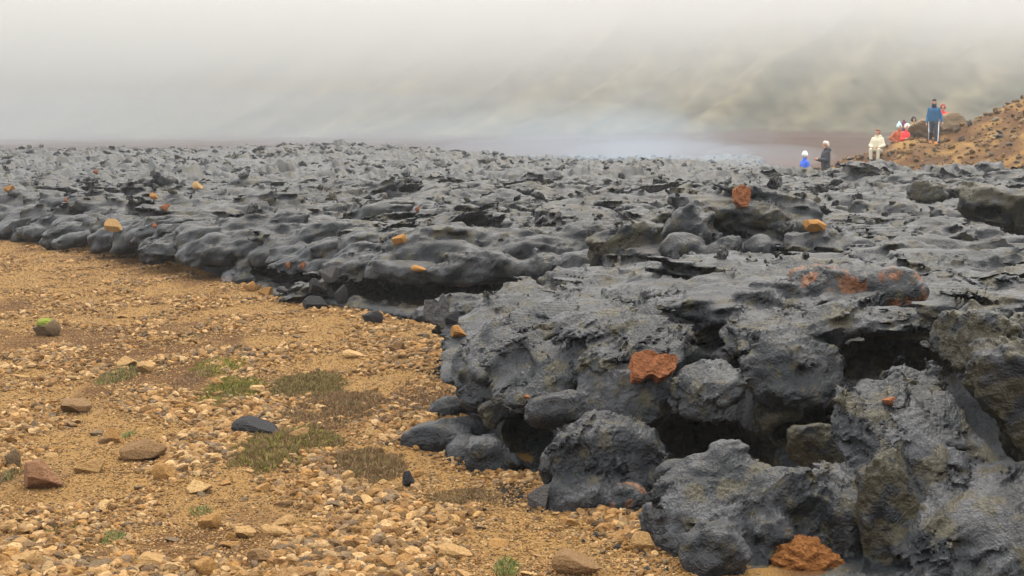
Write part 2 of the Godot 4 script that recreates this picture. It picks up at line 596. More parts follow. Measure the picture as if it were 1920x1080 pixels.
# ---------------------------------------------------------------- view, light and materials
func set_view() -> void:
	var cam := Camera3D.new()
	cam.name = "camera"
	cam.fov = rad_to_deg(2.0 * atan(540.0 / FOCAL))
	cam.position = Vector3(0, EYE, 0)
	cam.rotation.x = -pitch
	cam.near = 0.1
	cam.far = 3000.0
	add_child(cam)
	cam.current = true
	var e := Environment.new()
	e.background_mode = Environment.BG_SKY
	var sm := ProceduralSkyMaterial.new()
	sm.sky_top_color = Color(1.0, 1.0, 1.0)
	sm.sky_horizon_color = Color(0.58, 0.58, 0.575)
	sm.sky_curve = 0.3
	sm.ground_bottom_color = Color(0.30, 0.27, 0.23)
	sm.ground_horizon_color = Color(0.60, 0.59, 0.57)
	sm.sky_energy_multiplier = 1.1
	sm.sun_angle_max = 1.0
	e.sky = Sky.new()
	e.sky.sky_material = sm
	e.tonemap_mode = Environment.TONE_MAPPER_LINEAR
	e.tonemap_exposure = 2.85
	e.fog_enabled = true
	e.fog_density = 0.0007
	e.fog_light_color = Color(0.955, 0.96, 0.965)
	e.volumetric_fog_enabled = true
	e.volumetric_fog_density = 0.0
	e.sdfgi_enabled = true
	e.ssao_enabled = true
	e.ssil_enabled = true
	var w := WorldEnvironment.new()
	w.name = "environment"
	w.environment = e
	add_child(w)
	var sun := DirectionalLight3D.new()
	sun.name = "sun"
	sun.light_energy = 0.5
	sun.light_color = Color(1.0, 0.97, 0.92)
	sun.light_angular_distance = 30.0
	sun.shadow_enabled = true
	sun.rotation_degrees = Vector3(-60, 165, 0)
	add_child(sun)

func set_materials() -> void:
	var lava := StandardMaterial3D.new()
	lava.resource_name = "lava"
	lava.vertex_color_use_as_albedo = true
	lava.albedo_texture = noise_tex(FastNoiseLite.TYPE_SIMPLEX_SMOOTH, 3, 0.03, 6, 1024, Color(0.30, 0.30, 0.30), Color(1, 1, 1), 14.0, FastNoiseLite.FRACTAL_FBM, Color(0.78, 0.78, 0.78), 0.68)
	lava.roughness = 0.45
	lava.metallic_specular = 0.32
	lava.uv1_triplanar = true
	lava.uv1_world_triplanar = true
	lava.uv1_scale = Vector3.ONE * 0.8
	lava.heightmap_enabled = true
	lava.heightmap_texture = noise_tex(FastNoiseLite.TYPE_SIMPLEX_SMOOTH, 8, 0.03, 6, 1024, Color.BLACK, Color.WHITE, 18.0, FastNoiseLite.FRACTAL_RIDGED, Color(0, 0, 0, 0), 0.62)
	lava.heightmap_scale = 1.4
	mat.lava = lava

	var soil := StandardMaterial3D.new()
	soil.resource_name = "soil"
	soil.vertex_color_use_as_albedo = true
	soil.albedo_texture = noise_tex(FastNoiseLite.TYPE_SIMPLEX_SMOOTH, 14, 0.06, 5, 1024, Color(0.72, 0.68, 0.62), Color(1, 1, 1))
	soil.roughness = 0.95
	soil.metallic_specular = 0.25
	soil.uv1_triplanar = true
	soil.uv1_world_triplanar = true
	soil.uv1_scale = Vector3.ONE * 1.1
	soil.heightmap_enabled = true
	soil.heightmap_texture = noise_tex(FastNoiseLite.TYPE_CELLULAR, 18, 0.07, 3, 1024, Color.WHITE, Color.BLACK)
	soil.heightmap_scale = 2.0
	mat.soil = soil

	var hill := StandardMaterial3D.new()
	hill.resource_name = "hillside"
	hill.vertex_color_use_as_albedo = true
	hill.roughness = 1.0
	hill.metallic_specular = 0.2
	mat.hill = hill

	var stone := StandardMaterial3D.new()
	stone.resource_name = "gravel_stone"
	stone.vertex_color_use_as_albedo = true
	stone.roughness = 0.9
	stone.metallic_specular = 0.3
	stone.albedo_texture = noise_tex(FastNoiseLite.TYPE_SIMPLEX_SMOOTH, 51, 0.03, 5, 512, Color(0.7, 0.67, 0.63), Color(1, 1, 1))
	stone.uv1_triplanar = true
	stone.uv1_world_triplanar = true
	stone.uv1_scale = Vector3.ONE * 3.0
	stone.heightmap_enabled = true
	stone.heightmap_texture = noise_tex(FastNoiseLite.TYPE_SIMPLEX_SMOOTH, 52, 0.04, 5, 512, Color.BLACK, Color.WHITE)
	stone.heightmap_scale = 0.8
	mat.stone = stone

	var dull: StandardMaterial3D = lava.duplicate()
	dull.resource_name = "dull_lava"
	dull.vertex_color_use_as_albedo = false
	dull.albedo_color = lin(0.034, 0.033, 0.031)
	mat.dull_lava = dull

	var leaf := StandardMaterial3D.new()
	leaf.resource_name = "leaf"
	leaf.vertex_color_use_as_albedo = true
	leaf.roughness = 0.8
	leaf.metallic_specular = 0.3
	mat.leaf = leaf

	var moss := StandardMaterial3D.new()
	moss.resource_name = "moss"
	moss.albedo_color = lin(0.15, 0.17, 0.03)
	moss.roughness = 1.0
	moss.metallic_specular = 0.2
	mat.moss = moss

	var skin := StandardMaterial3D.new()
	skin.resource_name = "skin"
	skin.albedo_color = lin(0.38, 0.20, 0.13)
	skin.roughness = 0.6
	mat.skin = skin

# ---------------------------------------------------------------- ground and mountain
func make_ground() -> void:
	var rows := PackedFloat32Array()
	for k in 24: rows.append(-70.0 + k * 3.0)
	rows.append_array(PackedFloat32Array([0.0, 1.0, 2.0, 3.0]))
	var d := 3.5
	while d < 150.0:
		rows.append(d)
		d *= 1.009
	rows.append_array(PackedFloat32Array([170.0, 220.0, 320.0, 500.0, 900.0, 1600.0]))
	var cols := 320
	var v := PackedVector3Array()
	var c := PackedColorArray()
	var idx := PackedInt32Array()
	for j in rows.size():
		for i in cols + 1:
			var x := (float(i) / cols - 0.5) * 1.1 * (absf(rows[j]) + 4.0)
			var z := -rows[j]
			v.append(Vector3(x, mk.ground_y(x, z), z))
			c.append(mk.soil_color(x, z))
	for j in rows.size() - 1:
		for i in cols:
			var p := j * (cols + 1) + i
			var q := p + cols + 1
			idx.append_array([p, q, p + 1, p + 1, q, q + 1])
	var g := put(mesh_of(v, idx, c), "ground", mat.soil)
	tag(g, "ochre gravel ground that the lava has crept over", "ground", "", "structure")

func make_mountain() -> void:
	var v := PackedVector3Array()
	var c := PackedColorArray()
	var idx := PackedInt32Array()
	var nx := 420
	var nd := 200
	for j in nd + 1:
		var d := 112.0 * pow(620.0 / 112.0, float(j) / nd)
		for i in nx + 1:
			var x := (float(i) / nx - 0.5) * 0.95 * d + 0.02 * d
			var y := mk.mountain_y(x, d)
			v.append(Vector3(x, minf(y, 38.0), -d))
			var run := x - d * 0.55
			var n := mk.noise_c.get_noise_2d(run * 0.07, (x + d) * 0.008)
			var col := Color(0.095, 0.086, 0.056).lerp(Color(0.145, 0.128, 0.078), smoothstep(-0.05, 0.4, n))
			col = col.lerp(Color(0.070, 0.068, 0.046), smoothstep(0.05, 0.45, -n))
			col = col * (1.0 + 0.6 * mk.noise_c.get_noise_2d(x * 0.22, d * 0.10))
			col = Color(0.072, 0.047, 0.034).lerp(col, smoothstep(3.65, 3.8, y + mk.noise_c.get_noise_2d(x * 0.03, d * 0.03) * 1.4 + mk.noise_c.get_noise_2d(x * 0.3, d * 0.2) * 0.5))
			c.append(col)
	for j in nd:
		for i in nx:
			var p := j * (nx + 1) + i
			var q := p + nx + 1
			idx.append_array([p, q, p + 1, p + 1, q, q + 1])
	var o := put(mesh_of(v, idx, c), "mountain", mat.hill)
	tag(o, "bare mountain slope fading into low cloud", "mountain", "", "structure")

# ---------------------------------------------------------------- setting things down
func top_of(x: float, d: float) -> float:
	# the height of the flow there, or of the ground where there is no lava
	var y := mk.ground_y(x, -d)
	for t: Dictionary in tops:
		if t.has("far"):
			if d < t.d0: continue
			var j := int(log(d / t.d0) / log(t.ratio))
			var i := int((x / d / t.wide + 0.5) * t.cols + 0.5)
			if j < t.rows and i >= 0 and i <= t.cols: y = maxf(y, t.y[j * (t.cols + 1) + i])
		elif d >= t.d0 and d < t.d1 and x >= t.x0:
			var i := int((x - t.x0) / t.cell)
			var k := int((d - t.d0) / t.cell)
			if i < t.nx and (k * t.nx + i) < t.y.size(): y = maxf(y, t.y[k * t.nx + i])
	return y

func land(u: float, v: float, from := 6.0) -> Vector3:
	# where the sight line through a spot of the photograph first meets the ground or the flow
	var d := from
	while d < 140.0:
		var p := at(u, v, d)
		if p.y <= top_of(p.x, d): return Vector3(p.x, top_of(p.x, d), p.z)
		d *= 1.0012
	return at(u, v, 140.0)

# ---------------------------------------------------------------- lava
func lava_blocks(flow: Node3D, x0: float, x1: float, y0: float, y1: float, d0: float, d1: float, cell: float, lobes: Array, holes: Array, blend: float, slices: int, least: int) -> void:
	# the block in slices side by side, each worked out on a thread of its own
	var total := int((x1 - x0) / cell) + 1
	var done := []
	done.resize(slices)
	var each := int(ceil(float(total) / slices))
	var work := func(k: int) -> void:
		var from := k * each
		done[k] = Maker.new().lava_block(x0 + from * cell, each + 2, y0, y1, d0, d1, cell, lobes, holes, blend, k == 0)
	var id := WorkerThreadPool.add_group_task(work, slices, -1, true)
	WorkerThreadPool.wait_for_group_task_completion(id)
	var whole := {}
	for k in slices:
		var part: Dictionary = done[k]
		tops.append({x0 = x0 + k * each * cell, nx = each + 2, d0 = d0, d1 = d1, cell = cell, y = part["crest"]})
		part.erase("crest")
		for o: int in part:
			var p: Array = part[o]
			var key := o
			if not whole.has(key): whole[key] = [PackedVector3Array(), PackedVector3Array(), PackedColorArray(), PackedInt32Array()]
			var w: Array = whole[key]
			var at_: int = w[0].size()
			w[0].append_array(p[0])
			w[1].append_array(p[1])
			w[2].append_array(p[2])
			for i in p[3]: w[3].append(i + at_)
	# lobes of which little shows join the crust
	var crust: Array = whole.get(-1, [PackedVector3Array(), PackedVector3Array(), PackedColorArray(), PackedInt32Array()])
	var size := {}
	for o: int in whole:
		if o >= 0: size[o] = whole[o][3].size() / pow(-lobes[o].mid.z, 2.0)
	var order := size.keys()
	order.sort_custom(func(p, q): return size[p] > size[q])
	for k in order.size():
		if k < least: continue
		var w: Array = whole[order[k]]
		var at_: int = crust[0].size()
		crust[0].append_array(w[0])
		crust[1].append_array(w[1])
		crust[2].append_array(w[2])
		for i in w[3]: crust[3].append(i + at_)
		whole.erase(order[k])
	whole[-1] = crust
	var tris := 0
	for o: int in whole:
		if whole[o][3].size() == 0: continue
		tris += whole[o][3].size() / 3
		var arr := []
		arr.resize(Mesh.ARRAY_MAX)
		arr[Mesh.ARRAY_VERTEX] = whole[o][0]
		arr[Mesh.ARRAY_NORMAL] = whole[o][1]
		arr[Mesh.ARRAY_COLOR] = whole[o][2]
		arr[Mesh.ARRAY_INDEX] = whole[o][3]
		var m := ArrayMesh.new()
		m.add_surface_from_arrays(Mesh.PRIMITIVE_TRIANGLES, arr)
		var part := put(m, "crust" if o == -1 else "cave_wall" if o == -2 else lobes[o].called, mat.lava, flow)
		if o >= 0 and lobes[o].label: part.set_meta("label", lobes[o].label)
	print("triangles ", tris, " parts ", whole.size())

func make_far_crust(flow: Node3D, lobes: Array, d_from: float) -> void:
	var ratio := 1.0036
	var rows := int(log(138.0 / d_from) / log(ratio))
	var cols := 640
	var wide := 0.88
	var h := PackedFloat32Array()
	var own := PackedInt32Array()
	h.resize(rows * (cols + 1))
	own.resize(rows * (cols + 1))
	own.fill(-1)
	for j in rows:
		var d := d_from * pow(ratio, j)
		var edge := mk.along(EDGE, d)
		var ease_ := mk.ease_at(d)
		var top := mk.along(TOP, d)
		for i in cols + 1:
			var x := (float(i) / cols - 0.5) * wide * d
			var s := (x - edge) * ease_
			h[j * (cols + 1) + i] = -9.0 if s < -0.3 else mk.lava_low(x, -d, d, s, top)
	for li in lobes.size():
		# the upper half of each lobe, laid over what is there
		var l: Lobe = lobes[li]
		var d := -l.mid.z
		var reach := maxf(l.size.x, l.size.z) * 1.15
		if d + reach < d_from: continue
		var inv := Vector3.ONE / l.size
		var j0 := maxi(0, int(log(maxf(d - reach, d_from) / d_from) / log(ratio)))
		var j1 := mini(rows - 1, int(log((d + reach) / d_from) / log(ratio)) + 1)
		for j in range(j0, j1 + 1):
			var dj := d_from * pow(ratio, j)
			var i0 := clampi(int(((l.mid.x - reach) / dj / wide + 0.5) * cols), 0, cols)
			var i1 := clampi(int(((l.mid.x + reach) / dj / wide + 0.5) * cols) + 1, 0, cols)
			for i in range(i0, i1 + 1):
				var q := l.turn * (Vector3((float(i) / cols - 0.5) * wide * dj, l.mid.y, -dj) - l.mid) * inv
				var w := q.x * q.x + q.z * q.z
				if w > 1.5: continue
				var dome := sqrt(maxf(0.0, 1.0 - w * w))
				var yy: float = l.mid.y + l.size.y * dome + mk.lobe_rough(l, Vector3(q.x, dome, q.z)) * l.mean * 0.8 - maxf(0.0, w - 0.7) * 0.5 + q.x * l.tilt * l.size.x
				var a := j * (cols + 1) + i
				if yy > h[a] and h[a] > -5.0:
					h[a] = yy
					own[a] = li
	tops.append({far = true, d0 = d_from, ratio = ratio, rows = rows, cols = cols, wide = wide, y = h})
	var v := PackedVector3Array()
	var c := PackedColorArray()
	var id := PackedInt32Array()
	id.resize(h.size())
	id.fill(-1)
	for j in rows:
		var d := d_from * pow(ratio, j)
		for i in cols + 1:
			var a := j * (cols + 1) + i
			if h[a] < -5.0: continue
			var p := Vector3((float(i) / cols - 0.5) * wide * d, h[a], -d)
			p.y += 0.16 * mk.noise_fold.get_noise_2d(p.x * 1.1, p.z * 0.7) * smoothstep(-0.1, 0.3, mk.noise_c.get_noise_2d(p.x * 0.3, p.z * 0.2)) + 0.09 * mk.noise_c.get_noise_2d(p.x * 2.6, p.z * 1.6)
			id[a] = v.size()
			v.append(p)
			c.append(mk.lava_color(p) if own[a] < 0 else mk.skin_color(lobes[own[a]], p))
	var idx := PackedInt32Array()
	for j in rows - 1:
		for i in cols:
			var p := id[j * (cols + 1) + i]
			var q := id[(j + 1) * (cols + 1) + i]
			var r := id[j * (cols + 1) + i + 1]
			var s := id[(j + 1) * (cols + 1) + i + 1]
			if p < 0 or q < 0 or r < 0 or s < 0: continue
			idx.append(p); idx.append(q); idx.append(r)
			idx.append(r); idx.append(q); idx.append(s)
	put(mesh_of(v, idx, c), "crust", mat.lava, flow)

func new_lobe(mid: Vector3, turn: Basis, size: Vector3, skin: String, seed_: int, called := "toe", label := "") -> Lobe:
	var r := RandomNumberGenerator.new()
	r.seed = seed_
	var l := Lobe.new()
	l.mid = mid
	l.turn = turn.transposed()
	l.size = size
	var k: Array = SKIN[skin]
	l.fold = k[0]
	l.lump = k[1]
	l.rough = k[2]
	l.olive = k[3]
	l.rust = k[4]
	l.boxy = k[5]
	l.tilt = k[7]
	l.off = Vector3(r.randf(), r.randf(), r.randf()) * 60.0
	l.grain = Basis.from_euler(Vector3(r.randf_range(-0.4, 0.4), r.randf_range(-0.5, 0.5), r.randf_range(-0.9, 0.9)))
	for n in k[6]:
		l.cuts.append([Vector3(r.randfn() * 0.6, r.randfn() * 0.5, absf(r.randfn()) + 0.2).normalized(), r.randf_range(0.5, 0.75)])
	l.called = called
	l.label = label
	l.mean = (size.x + size.y + size.z) / 3.0
	return l

func hero(list: Array, called: String, skin: String, u0: float, v0: float, u1: float, v1: float, d: float, roll := 0.0, deep := 1.0, yaw := 0.0, label := "") -> void:
	var a := (u1 - u0) / 2 / FOCAL * d
	var b := (v1 - v0) / 2 / FOCAL * d
	var q := Basis.from_euler(Vector3(0, deg_to_rad(yaw), deg_to_rad(roll)))
	list.append(new_lobe(at((u0 + u1) / 2, (v0 + v1) / 2, d), q, Vector3(a, b, minf(a, b) * 1.15 * deep), skin, int(u0 * 7 + v0 * 13), called, label))

func sheet(list: Array, called: String, skin: String, u: float, v: float, d: float, sx: float, sy: float, sz: float, pitch_ := 0.0, roll := 0.0, yaw := 0.0, label := "") -> Lobe:
	# a lobe given by its middle and its half sizes in metres; pitch tips it towards the camera
	var q := Basis.from_euler(Vector3(deg_to_rad(pitch_), deg_to_rad(yaw), deg_to_rad(roll)))
	var l := new_lobe(at(u, v, d), q, Vector3(sx, sy, sz), skin, int(u * 7 + v * 13), called, label)
	list.append(l)
	return l

func make_front(lobes: Array) -> void:
	# the near edge of the flow. Sheets first: skin, middle in the photograph, distance, half sizes, pitch, roll, yaw
	for h in [
		["drape", 1010, 655, 10.25, 0.62, 0.17, 0.75, 16, 8, 0], ["drape", 1170, 655, 10.05, 0.62, 0.19, 0.80, 14, 6, 0], ["ropy", 1330, 628, 10.4, 0.70, 0.16, 0.80, 10, 2, 0], ["ropy", 1500, 606, 10.2, 0.60, 0.15, 0.80, 10, 4, 0],
		["drape", 1250, 570, 11.7, 0.90, 0.16, 0.90, 7, 4, 0], ["drape", 1450, 555, 12.0, 0.90, 0.16, 0.90, 6, 0, 0], ["ropy", 1680, 580, 10.4, 0.80, 0.16, 0.90, 8, -3, 0], ["drape", 1850, 560, 10.8, 0.90, 0.17, 0.90, 6, -4, 0],
	]: sheet(lobes, "sheet", h[0], h[1], h[2], h[3], h[4], h[5], h[6], h[7], h[8], h[9])
	var ramp := sheet(lobes, "ramp", "ropy", 1745, 905, 7.15, 0.31, 0.15, 0.70, 36, 8, 8)
	ramp.grain = Basis(Vector3.UP, PI / 2)
	ramp.fold = 0.22
	ramp.ropes = 8.0
	ramp = sheet(lobes, "ramp", "ropy", 1375, 985, 7.15, 0.40, 0.17, 0.36, 40, -4, -6)
	ramp.grain = Basis(Vector3.UP, 0.9)
	ramp.ropes = 5.0
	ramp = sheet(lobes, "ramp", "ropy", 1850, 1010, 6.75, 0.42, 0.16, 0.40, 34, 14, 0)
	ramp.grain = Basis(Vector3.UP, 1.2)
	for h in [
		["drape", 1140, 868, 8.1, 0.32, 0.15, 0.27, 58, -10, 10, 5.0, 0.5], ["drape", 1482, 690, 8.5, 0.27, 0.11, 0.24, 50, -14, 0, 4.0, 0.9], ["drape", 1328, 735, 8.42, 0.20, 0.11, 0.18, 30, 18, 0, 4.0, 0.3], ["drape", 1050, 690, 9.25, 0.40, 0.11, 0.36, 30, 8, 0, 5.0, 1.2], ["drape", 940, 690, 9.7, 0.30, 0.11, 0.34, 34, 14, 0, 5.0, 1.2], ["ropy", 1180, 660, 9.1, 0.34, 0.10, 0.34, 24, 6, 0, 5.0, 0.8],
		["ropy", 1560, 965, 7.15, 0.16, 0.12, 0.24, 55, 0, 0, 6.0, 1.5], ["drape", 1300, 600, 9.8, 0.45, 0.10, 0.36, 14, 4, 0, 5.0, 1.0], ["ropy", 1450, 640, 9.0, 0.26, 0.10, 0.30, 22, -4, 0, 5.0, 1.0],
	]:
		var fold := sheet(lobes, "drape", h[0], h[1], h[2], h[3], h[4], h[5], h[6], h[7], h[8], h[9])
		fold.ropes = h[10] * 1.3
		fold.fold *= 1.7
		fold.grain = Basis(Vector3.UP, h[11])
	# then toe by toe: name, skin, box in the photograph, distance, roll, depth, yaw
	var list := [
		["toe", "smooth", 752, 786, 925, 858, 9.55, 10, 1.0, 0], ["toe", "smooth", 838, 815, 912, 888, 9.3, 0, 1.0, 0], ["toe", "toe", 868, 818, 1012, 916, 9.0, -22, 1.0, 0],
		["toe", "smooth", 806, 742, 890, 788, 10.7, 5, 1.2, 0], ["toe", "frayed", 930, 840, 1050, 905, 9.1, -20, 1.0, 0],
		["toe", "smooth", 1022, 888, 1155, 980, 7.9, 6, 1.0, 0], ["toe", "tinged", 1132, 905, 1222, 984, 7.8, 0, 1.0, 0], ["toe", "toe", 1018, 830, 1110, 920, 8.15, 20, 0.9, 0],
		["toe", "drape", 1390, 885, 1545, 985, 7.1, 30, 0.8, 0], ["toe", "toe", 1275, 985, 1400, 1095, 6.75, 35, 1.0, 0], ["slab", "cut", 1222, 862, 1325, 935, 7.55, 0, 1.0, 0], ["toe", "toe", 1205, 930, 1290, 1060, 7.2, 0, 1.0, 0], ["toe", "toe", 1400, 960, 1490, 1040, 6.95, -10, 1.0, 0],
		["toe", "ropy", 1530, 905, 1645, 1055, 7.1, 0, 1.0, 0], ["toe", "toe", 1590, 850, 1700, 960, 7.35, 20, 1.0, 0], ["toe", "frayed", 1612, 850, 1715, 1070, 6.8, 8, 0.9, 0],
		["slab", "frayed", 1750, 590, 1925, 715, 7.8, -32, 1.2, 0], ["slab", "frayed", 1840, 640, 2010, 900, 7.4, 34, 0.8, 0], ["slab", "ropy", 1880, 600, 2080, 760, 8.0, -30, 1.0, 0],
		["roof_slab", "ropy", 1420, 585, 1640, 650, 8.9, 12, 2.2, 0], ["roof_slab", "ropy", 1560, 588, 1800, 636, 8.9, -2, 2.6, 0], ["roof_slab", "ropy", 1740, 560, 1990, 622, 8.8, -4, 2.4, 0],
		["slab", "broken", 1470, 655, 1662, 800, 8.85, -6, 0.4, 0], ["slab", "frayed", 1418, 725, 1505, 835, 8.5, 0, 0.8, 0],
		["slab", "broken", 1468, 802, 1628, 888, 7.95, -14, 1.0, 25], ["slab", "broken", 1250, 860, 1420, 925, 8.0, 8, 1.0, 10],
		["toe", "cut", 1070, 695, 1262, 815, 8.75, 6, 0.9, 0], ["toe", "smooth", 982, 738, 1118, 800, 8.75, 10, 1.0, 0],
		["toe", "toe", 862, 655, 985, 765, 9.7, 12, 1.0, 0], ["toe", "toe", 968, 690, 1095, 752, 9.25, 5, 1.0, 0], ["toe", "drape", 1030, 650, 1165, 730, 9.3, 12, 1.0, 0], ["slab", "frayed", 900, 745, 1005, 795, 9.3, 8, 1.0, 0], ["slab", "cut", 862, 715, 950, 775, 9.8, -10, 1.0, 0],
		["toe", "drape", 875, 600, 1000, 680, 10.6, 18, 1.2, 0], ["toe", "ropy", 1095, 612, 1200, 690, 9.9, 10, 1.2, 0], ["toe", "smooth", 1225, 648, 1338, 716, 9.2, 8, 1.0, 0], ["toe", "smooth", 1330, 650, 1395, 702, 9.1, 0, 1.0, 0],
		["toe", "smooth", 1282, 535, 1425, 610, 9.7, 0, 1.0, 0], ["toe", "toe", 1388, 528, 1535, 600, 9.75, -8, 1.0, 0], ["toe", "toe", 1160, 520, 1270, 565, 12.6, 0, 1.3, 0], ["toe", "stained", 1480, 500, 1625, 584, 9.8, -6, 1.2, 0], ["toe", "stained", 1640, 502, 1732, 588, 9.7, -12, 1.1, 0],
		["toe", "smooth", 1598, 498, 1685, 572, 9.85, 0, 1.2, 0], ["toe", "drape", 1738, 480, 1975, 535, 11.2, 4, 1.6, 0], ["toe", "drape", 1595, 460, 1765, 512, 12.2, 4, 1.6, 0], ["toe", "toe", 1070, 508, 1180, 560, 13.6, -6, 1.3, 0],
	]
	for h in list:
		hero(lobes, h[0], h[1], h[2], h[3], h[4], h[5], h[6], h[7], h[8], h[9])

func make_lip(lobes: Array) -> void:
	# the second front: bulging toes, three rows of them, that hang over a dark gap
	rng.seed = 501
	var u := -60.0
	while u < 1150.0:
		var foot := lerpf(448.0, 496.0, smoothstep(-60.0, 430.0, u)) if u < 430.0 else lerpf(496.0, 538.0, smoothstep(430.0, 700.0, u))
		if u > 1000.0: foot -= (u - 1000.0) * 0.1
		var d := lerpf(31.0, 21.4, smoothstep(-60.0, 430.0, u)) if u < 430.0 else lerpf(21.4, 17.55, smoothstep(430.0, 800.0, u))
		var far := d / 17.5
		for row in 3:
			var w := rng.randf_range(70.0, 150.0) / far * (1.0 if row < 2 else 1.4)
			var h := rng.randf_range(38.0, 58.0) / far
			var v := foot - h * 0.55 - row * 22.0 / far - rng.randf() * 8.0
			var uu := u + rng.randf_range(-25, 25) + row * 12
			hero(lobes, "toe", pick(["smooth", "toe", "drape", "toe", "drape"] if row < 2 else ["drape", "ropy", "toe"]), uu - w / 2, v - h / 2, uu + w / 2, v + h / 2, d + row * 0.45 + rng.randf() * 0.25, rng.randf_range(-6, 18), rng.randf_range(1.1, 1.6), rng.randf_range(-20, 20))
		u += rng.randf_range(30, 48) / far

func make_field(lobes: Array) -> void:
	# lobes and broken plates over the rest of the flow
	rng.seed = 902
	var kinds := ["toe", "drape", "drape", "ropy", "ropy", "smooth", "plate", "plate", "plate", "frayed", "broken", "cut", "plate"]
	for k in 6500:
		var d := 9.6 * pow(128.0 / 9.6, rng.randf())
		var x := rng.randf_range(-0.44, 0.44) * d
		if (x - mk.along(EDGE, d)) * mk.ease_at(d) < 0.35: continue
		var kind: String = pick(kinds)
		var rough: bool = kind in ["frayed", "broken", "cut"]
		var r := (0.10 + 0.28 * pow(rng.randf(), 1.7)) * clampf(0.6 + d / 45.0, 0.6, 1.35) * (0.6 if rough else 1.0)
		var sc := Vector3(r * rng.randf_range(1.2, 2.1), r * rng.randf_range(0.35, 0.6), r * rng.randf_range(0.8, 1.2))
		var e := Vector3(rng.randf_range(-0.12, 0.12), rng.randf_range(-0.3, 1.0), rng.randf_range(-0.12, 0.2))
		var sink := rng.randf_range(-0.45, 0.1)
		if rough: e = Vector3(rng.randf_range(-0.6, 0.3), rng.randf() * TAU, rng.randf_range(-0.5, 0.5))
		elif kind == "plate":
			sc = Vector3(r * rng.randf_range(1.1, 1.7), r * rng.randf_range(0.16, 0.28), r * rng.randf_range(0.8, 1.3))
			e = Vector3(rng.randf_range(-0.3, 0.45), rng.randf() * TAU, rng.randf_range(-0.35, 0.35))
			sink = rng.randf_range(0.2, 1.1)
		var y := mk.lava_y(x, -d) + sc.y * sink
		lobes.append(new_lobe(Vector3(x, y, -d), Basis.from_euler(e), sc, kind, 9000 + k, "plate" if rough or kind == "plate" else "lobe"))

func hole(list: Array, u0: float, v0: float, u1: float, v1: float, d: float, roll := 0.0, deep := 1.0) -> void:
	var a := (u1 - u0) / 2 / FOCAL * d
	var b := (v1 - v0) / 2 / FOCAL * d
	list.append(new_lobe(at((u0 + u1) / 2, (v0 + v1) / 2, d), Basis.from_euler(Vector3(0, 0, deg_to_rad(roll))), Vector3(a, b, deep), "smooth", int(u0 + v0)))

func make_lava() -> void:
	var flow := base("lava_flow", Vector3.ZERO)
	tag(flow, "dark grey pahoehoe lava flow of wrinkled crust and bulging toes", "lava flow", "", "structure")
	var field := []
	make_field(field)
	var near := []
	make_front(near)
	# the swell with the alcove
	for h in [["toe", "ropy", 1270, 362, 1540, 432, 16.0, -6, 1.4, 0], ["toe", "drape", 1240, 395, 1345, 470, 15.4, 40, 1.2, 0], ["toe", "smooth", 1238, 438, 1325, 505, 14.7, 0, 1.0, 0], ["toe", "smooth", 1298, 452, 1398, 500, 14.5, 32, 1.0, 0], ["toe", "smooth", 1395, 440, 1452, 505, 14.6, -20, 1.0, 0], ["toe", "smooth", 1345, 470, 1400, 520, 14.2, 10, 1.0, 0],
			["plate", "broken", 1415, 395, 1470, 425, 15.6, 20, 1.0, 0], ["plate", "ropy", 1440, 415, 1520, 450, 15.6, 8, 1.2, 0], ["plate", "frayed", 1700, 342, 1775, 378, 24.0, -6, 1.0, 0], ["plate", "frayed", 1800, 352, 1960, 425, 17.6, -8, 1.2, 0], ["plate", "drape", 1475, 442, 1640, 490, 14.6, -4, 1.6, 0], ["plate", "frayed", 1105, 425, 1275, 500, 16.2, 4, 1.0, 0]]:
		hero(near, h[0], h[1], h[2], h[3], h[4], h[5], h[6], h[7], h[8], h[9])
	var lip := []
	make_lip(lip)
	var holes := []
	for k in 14:   # the gap below the second front
		var low := minf(k / 5.0, 1.0)
		hole(holes, 455 + k * 48, lerpf(500, 528, low), 605 + k * 48, lerpf(532, 566, low), lerpf(20.4, 18.0, low), 0, 0.95)
	hole(holes, 1335, 396, 1428, 448, 15.1, 0, 0.55)
	hole(holes, 1830, 385, 1910, 415, 17.0, -8, 0.5)
	hole(holes, 1565, 635, 1800, 750, 8.7, 0, 0.6)
	hole(holes, 1225, 785, 1455, 900, 8.65, -8, 0.65)
	hole(holes, 1440, 775, 1640, 850, 8.6, 0, 0.6)
	hole(holes, 930, 780, 1060, 860, 9.2, 0, 0.4)
	hole(holes, 1812, 715, 1880, 930, 7.5, 33, 0.5)
	hole(holes, 1590, 800, 1650, 900, 7.6, 0, 0.3)
	var t0 := Time.get_ticks_msec()
	lava_blocks(flow, -0.95, 3.9, -0.06, 1.2, 5.75, 10.4, 0.0135, near + field.filter(func(l): return l.mid.z > -11.2 and l.called == "lobe"), holes, 0.028, 8, 110)
	print("near ", Time.get_ticks_msec() - t0)
	lava_blocks(flow, -7.4, 9.6, -0.06, 1.6, 10.37, 24.0, 0.031, near + lip + field.filter(func(l): return l.mid.z < -9.6 and l.mid.z > -25.0), holes, 0.055, 12, 180)
	print("mid ", Time.get_ticks_msec() - t0)
	lava_blocks(flow, -17.0, 16.5, -0.06, 1.5, 23.7, 44.0, 0.058, lip + near + field.filter(func(l): return l.mid.z < -22.0 and l.mid.z > -46.0), [], 0.03, 8, 60)
	make_far_crust(flow, field, 42.8)
	print("far ", Time.get_ticks_msec() - t0)

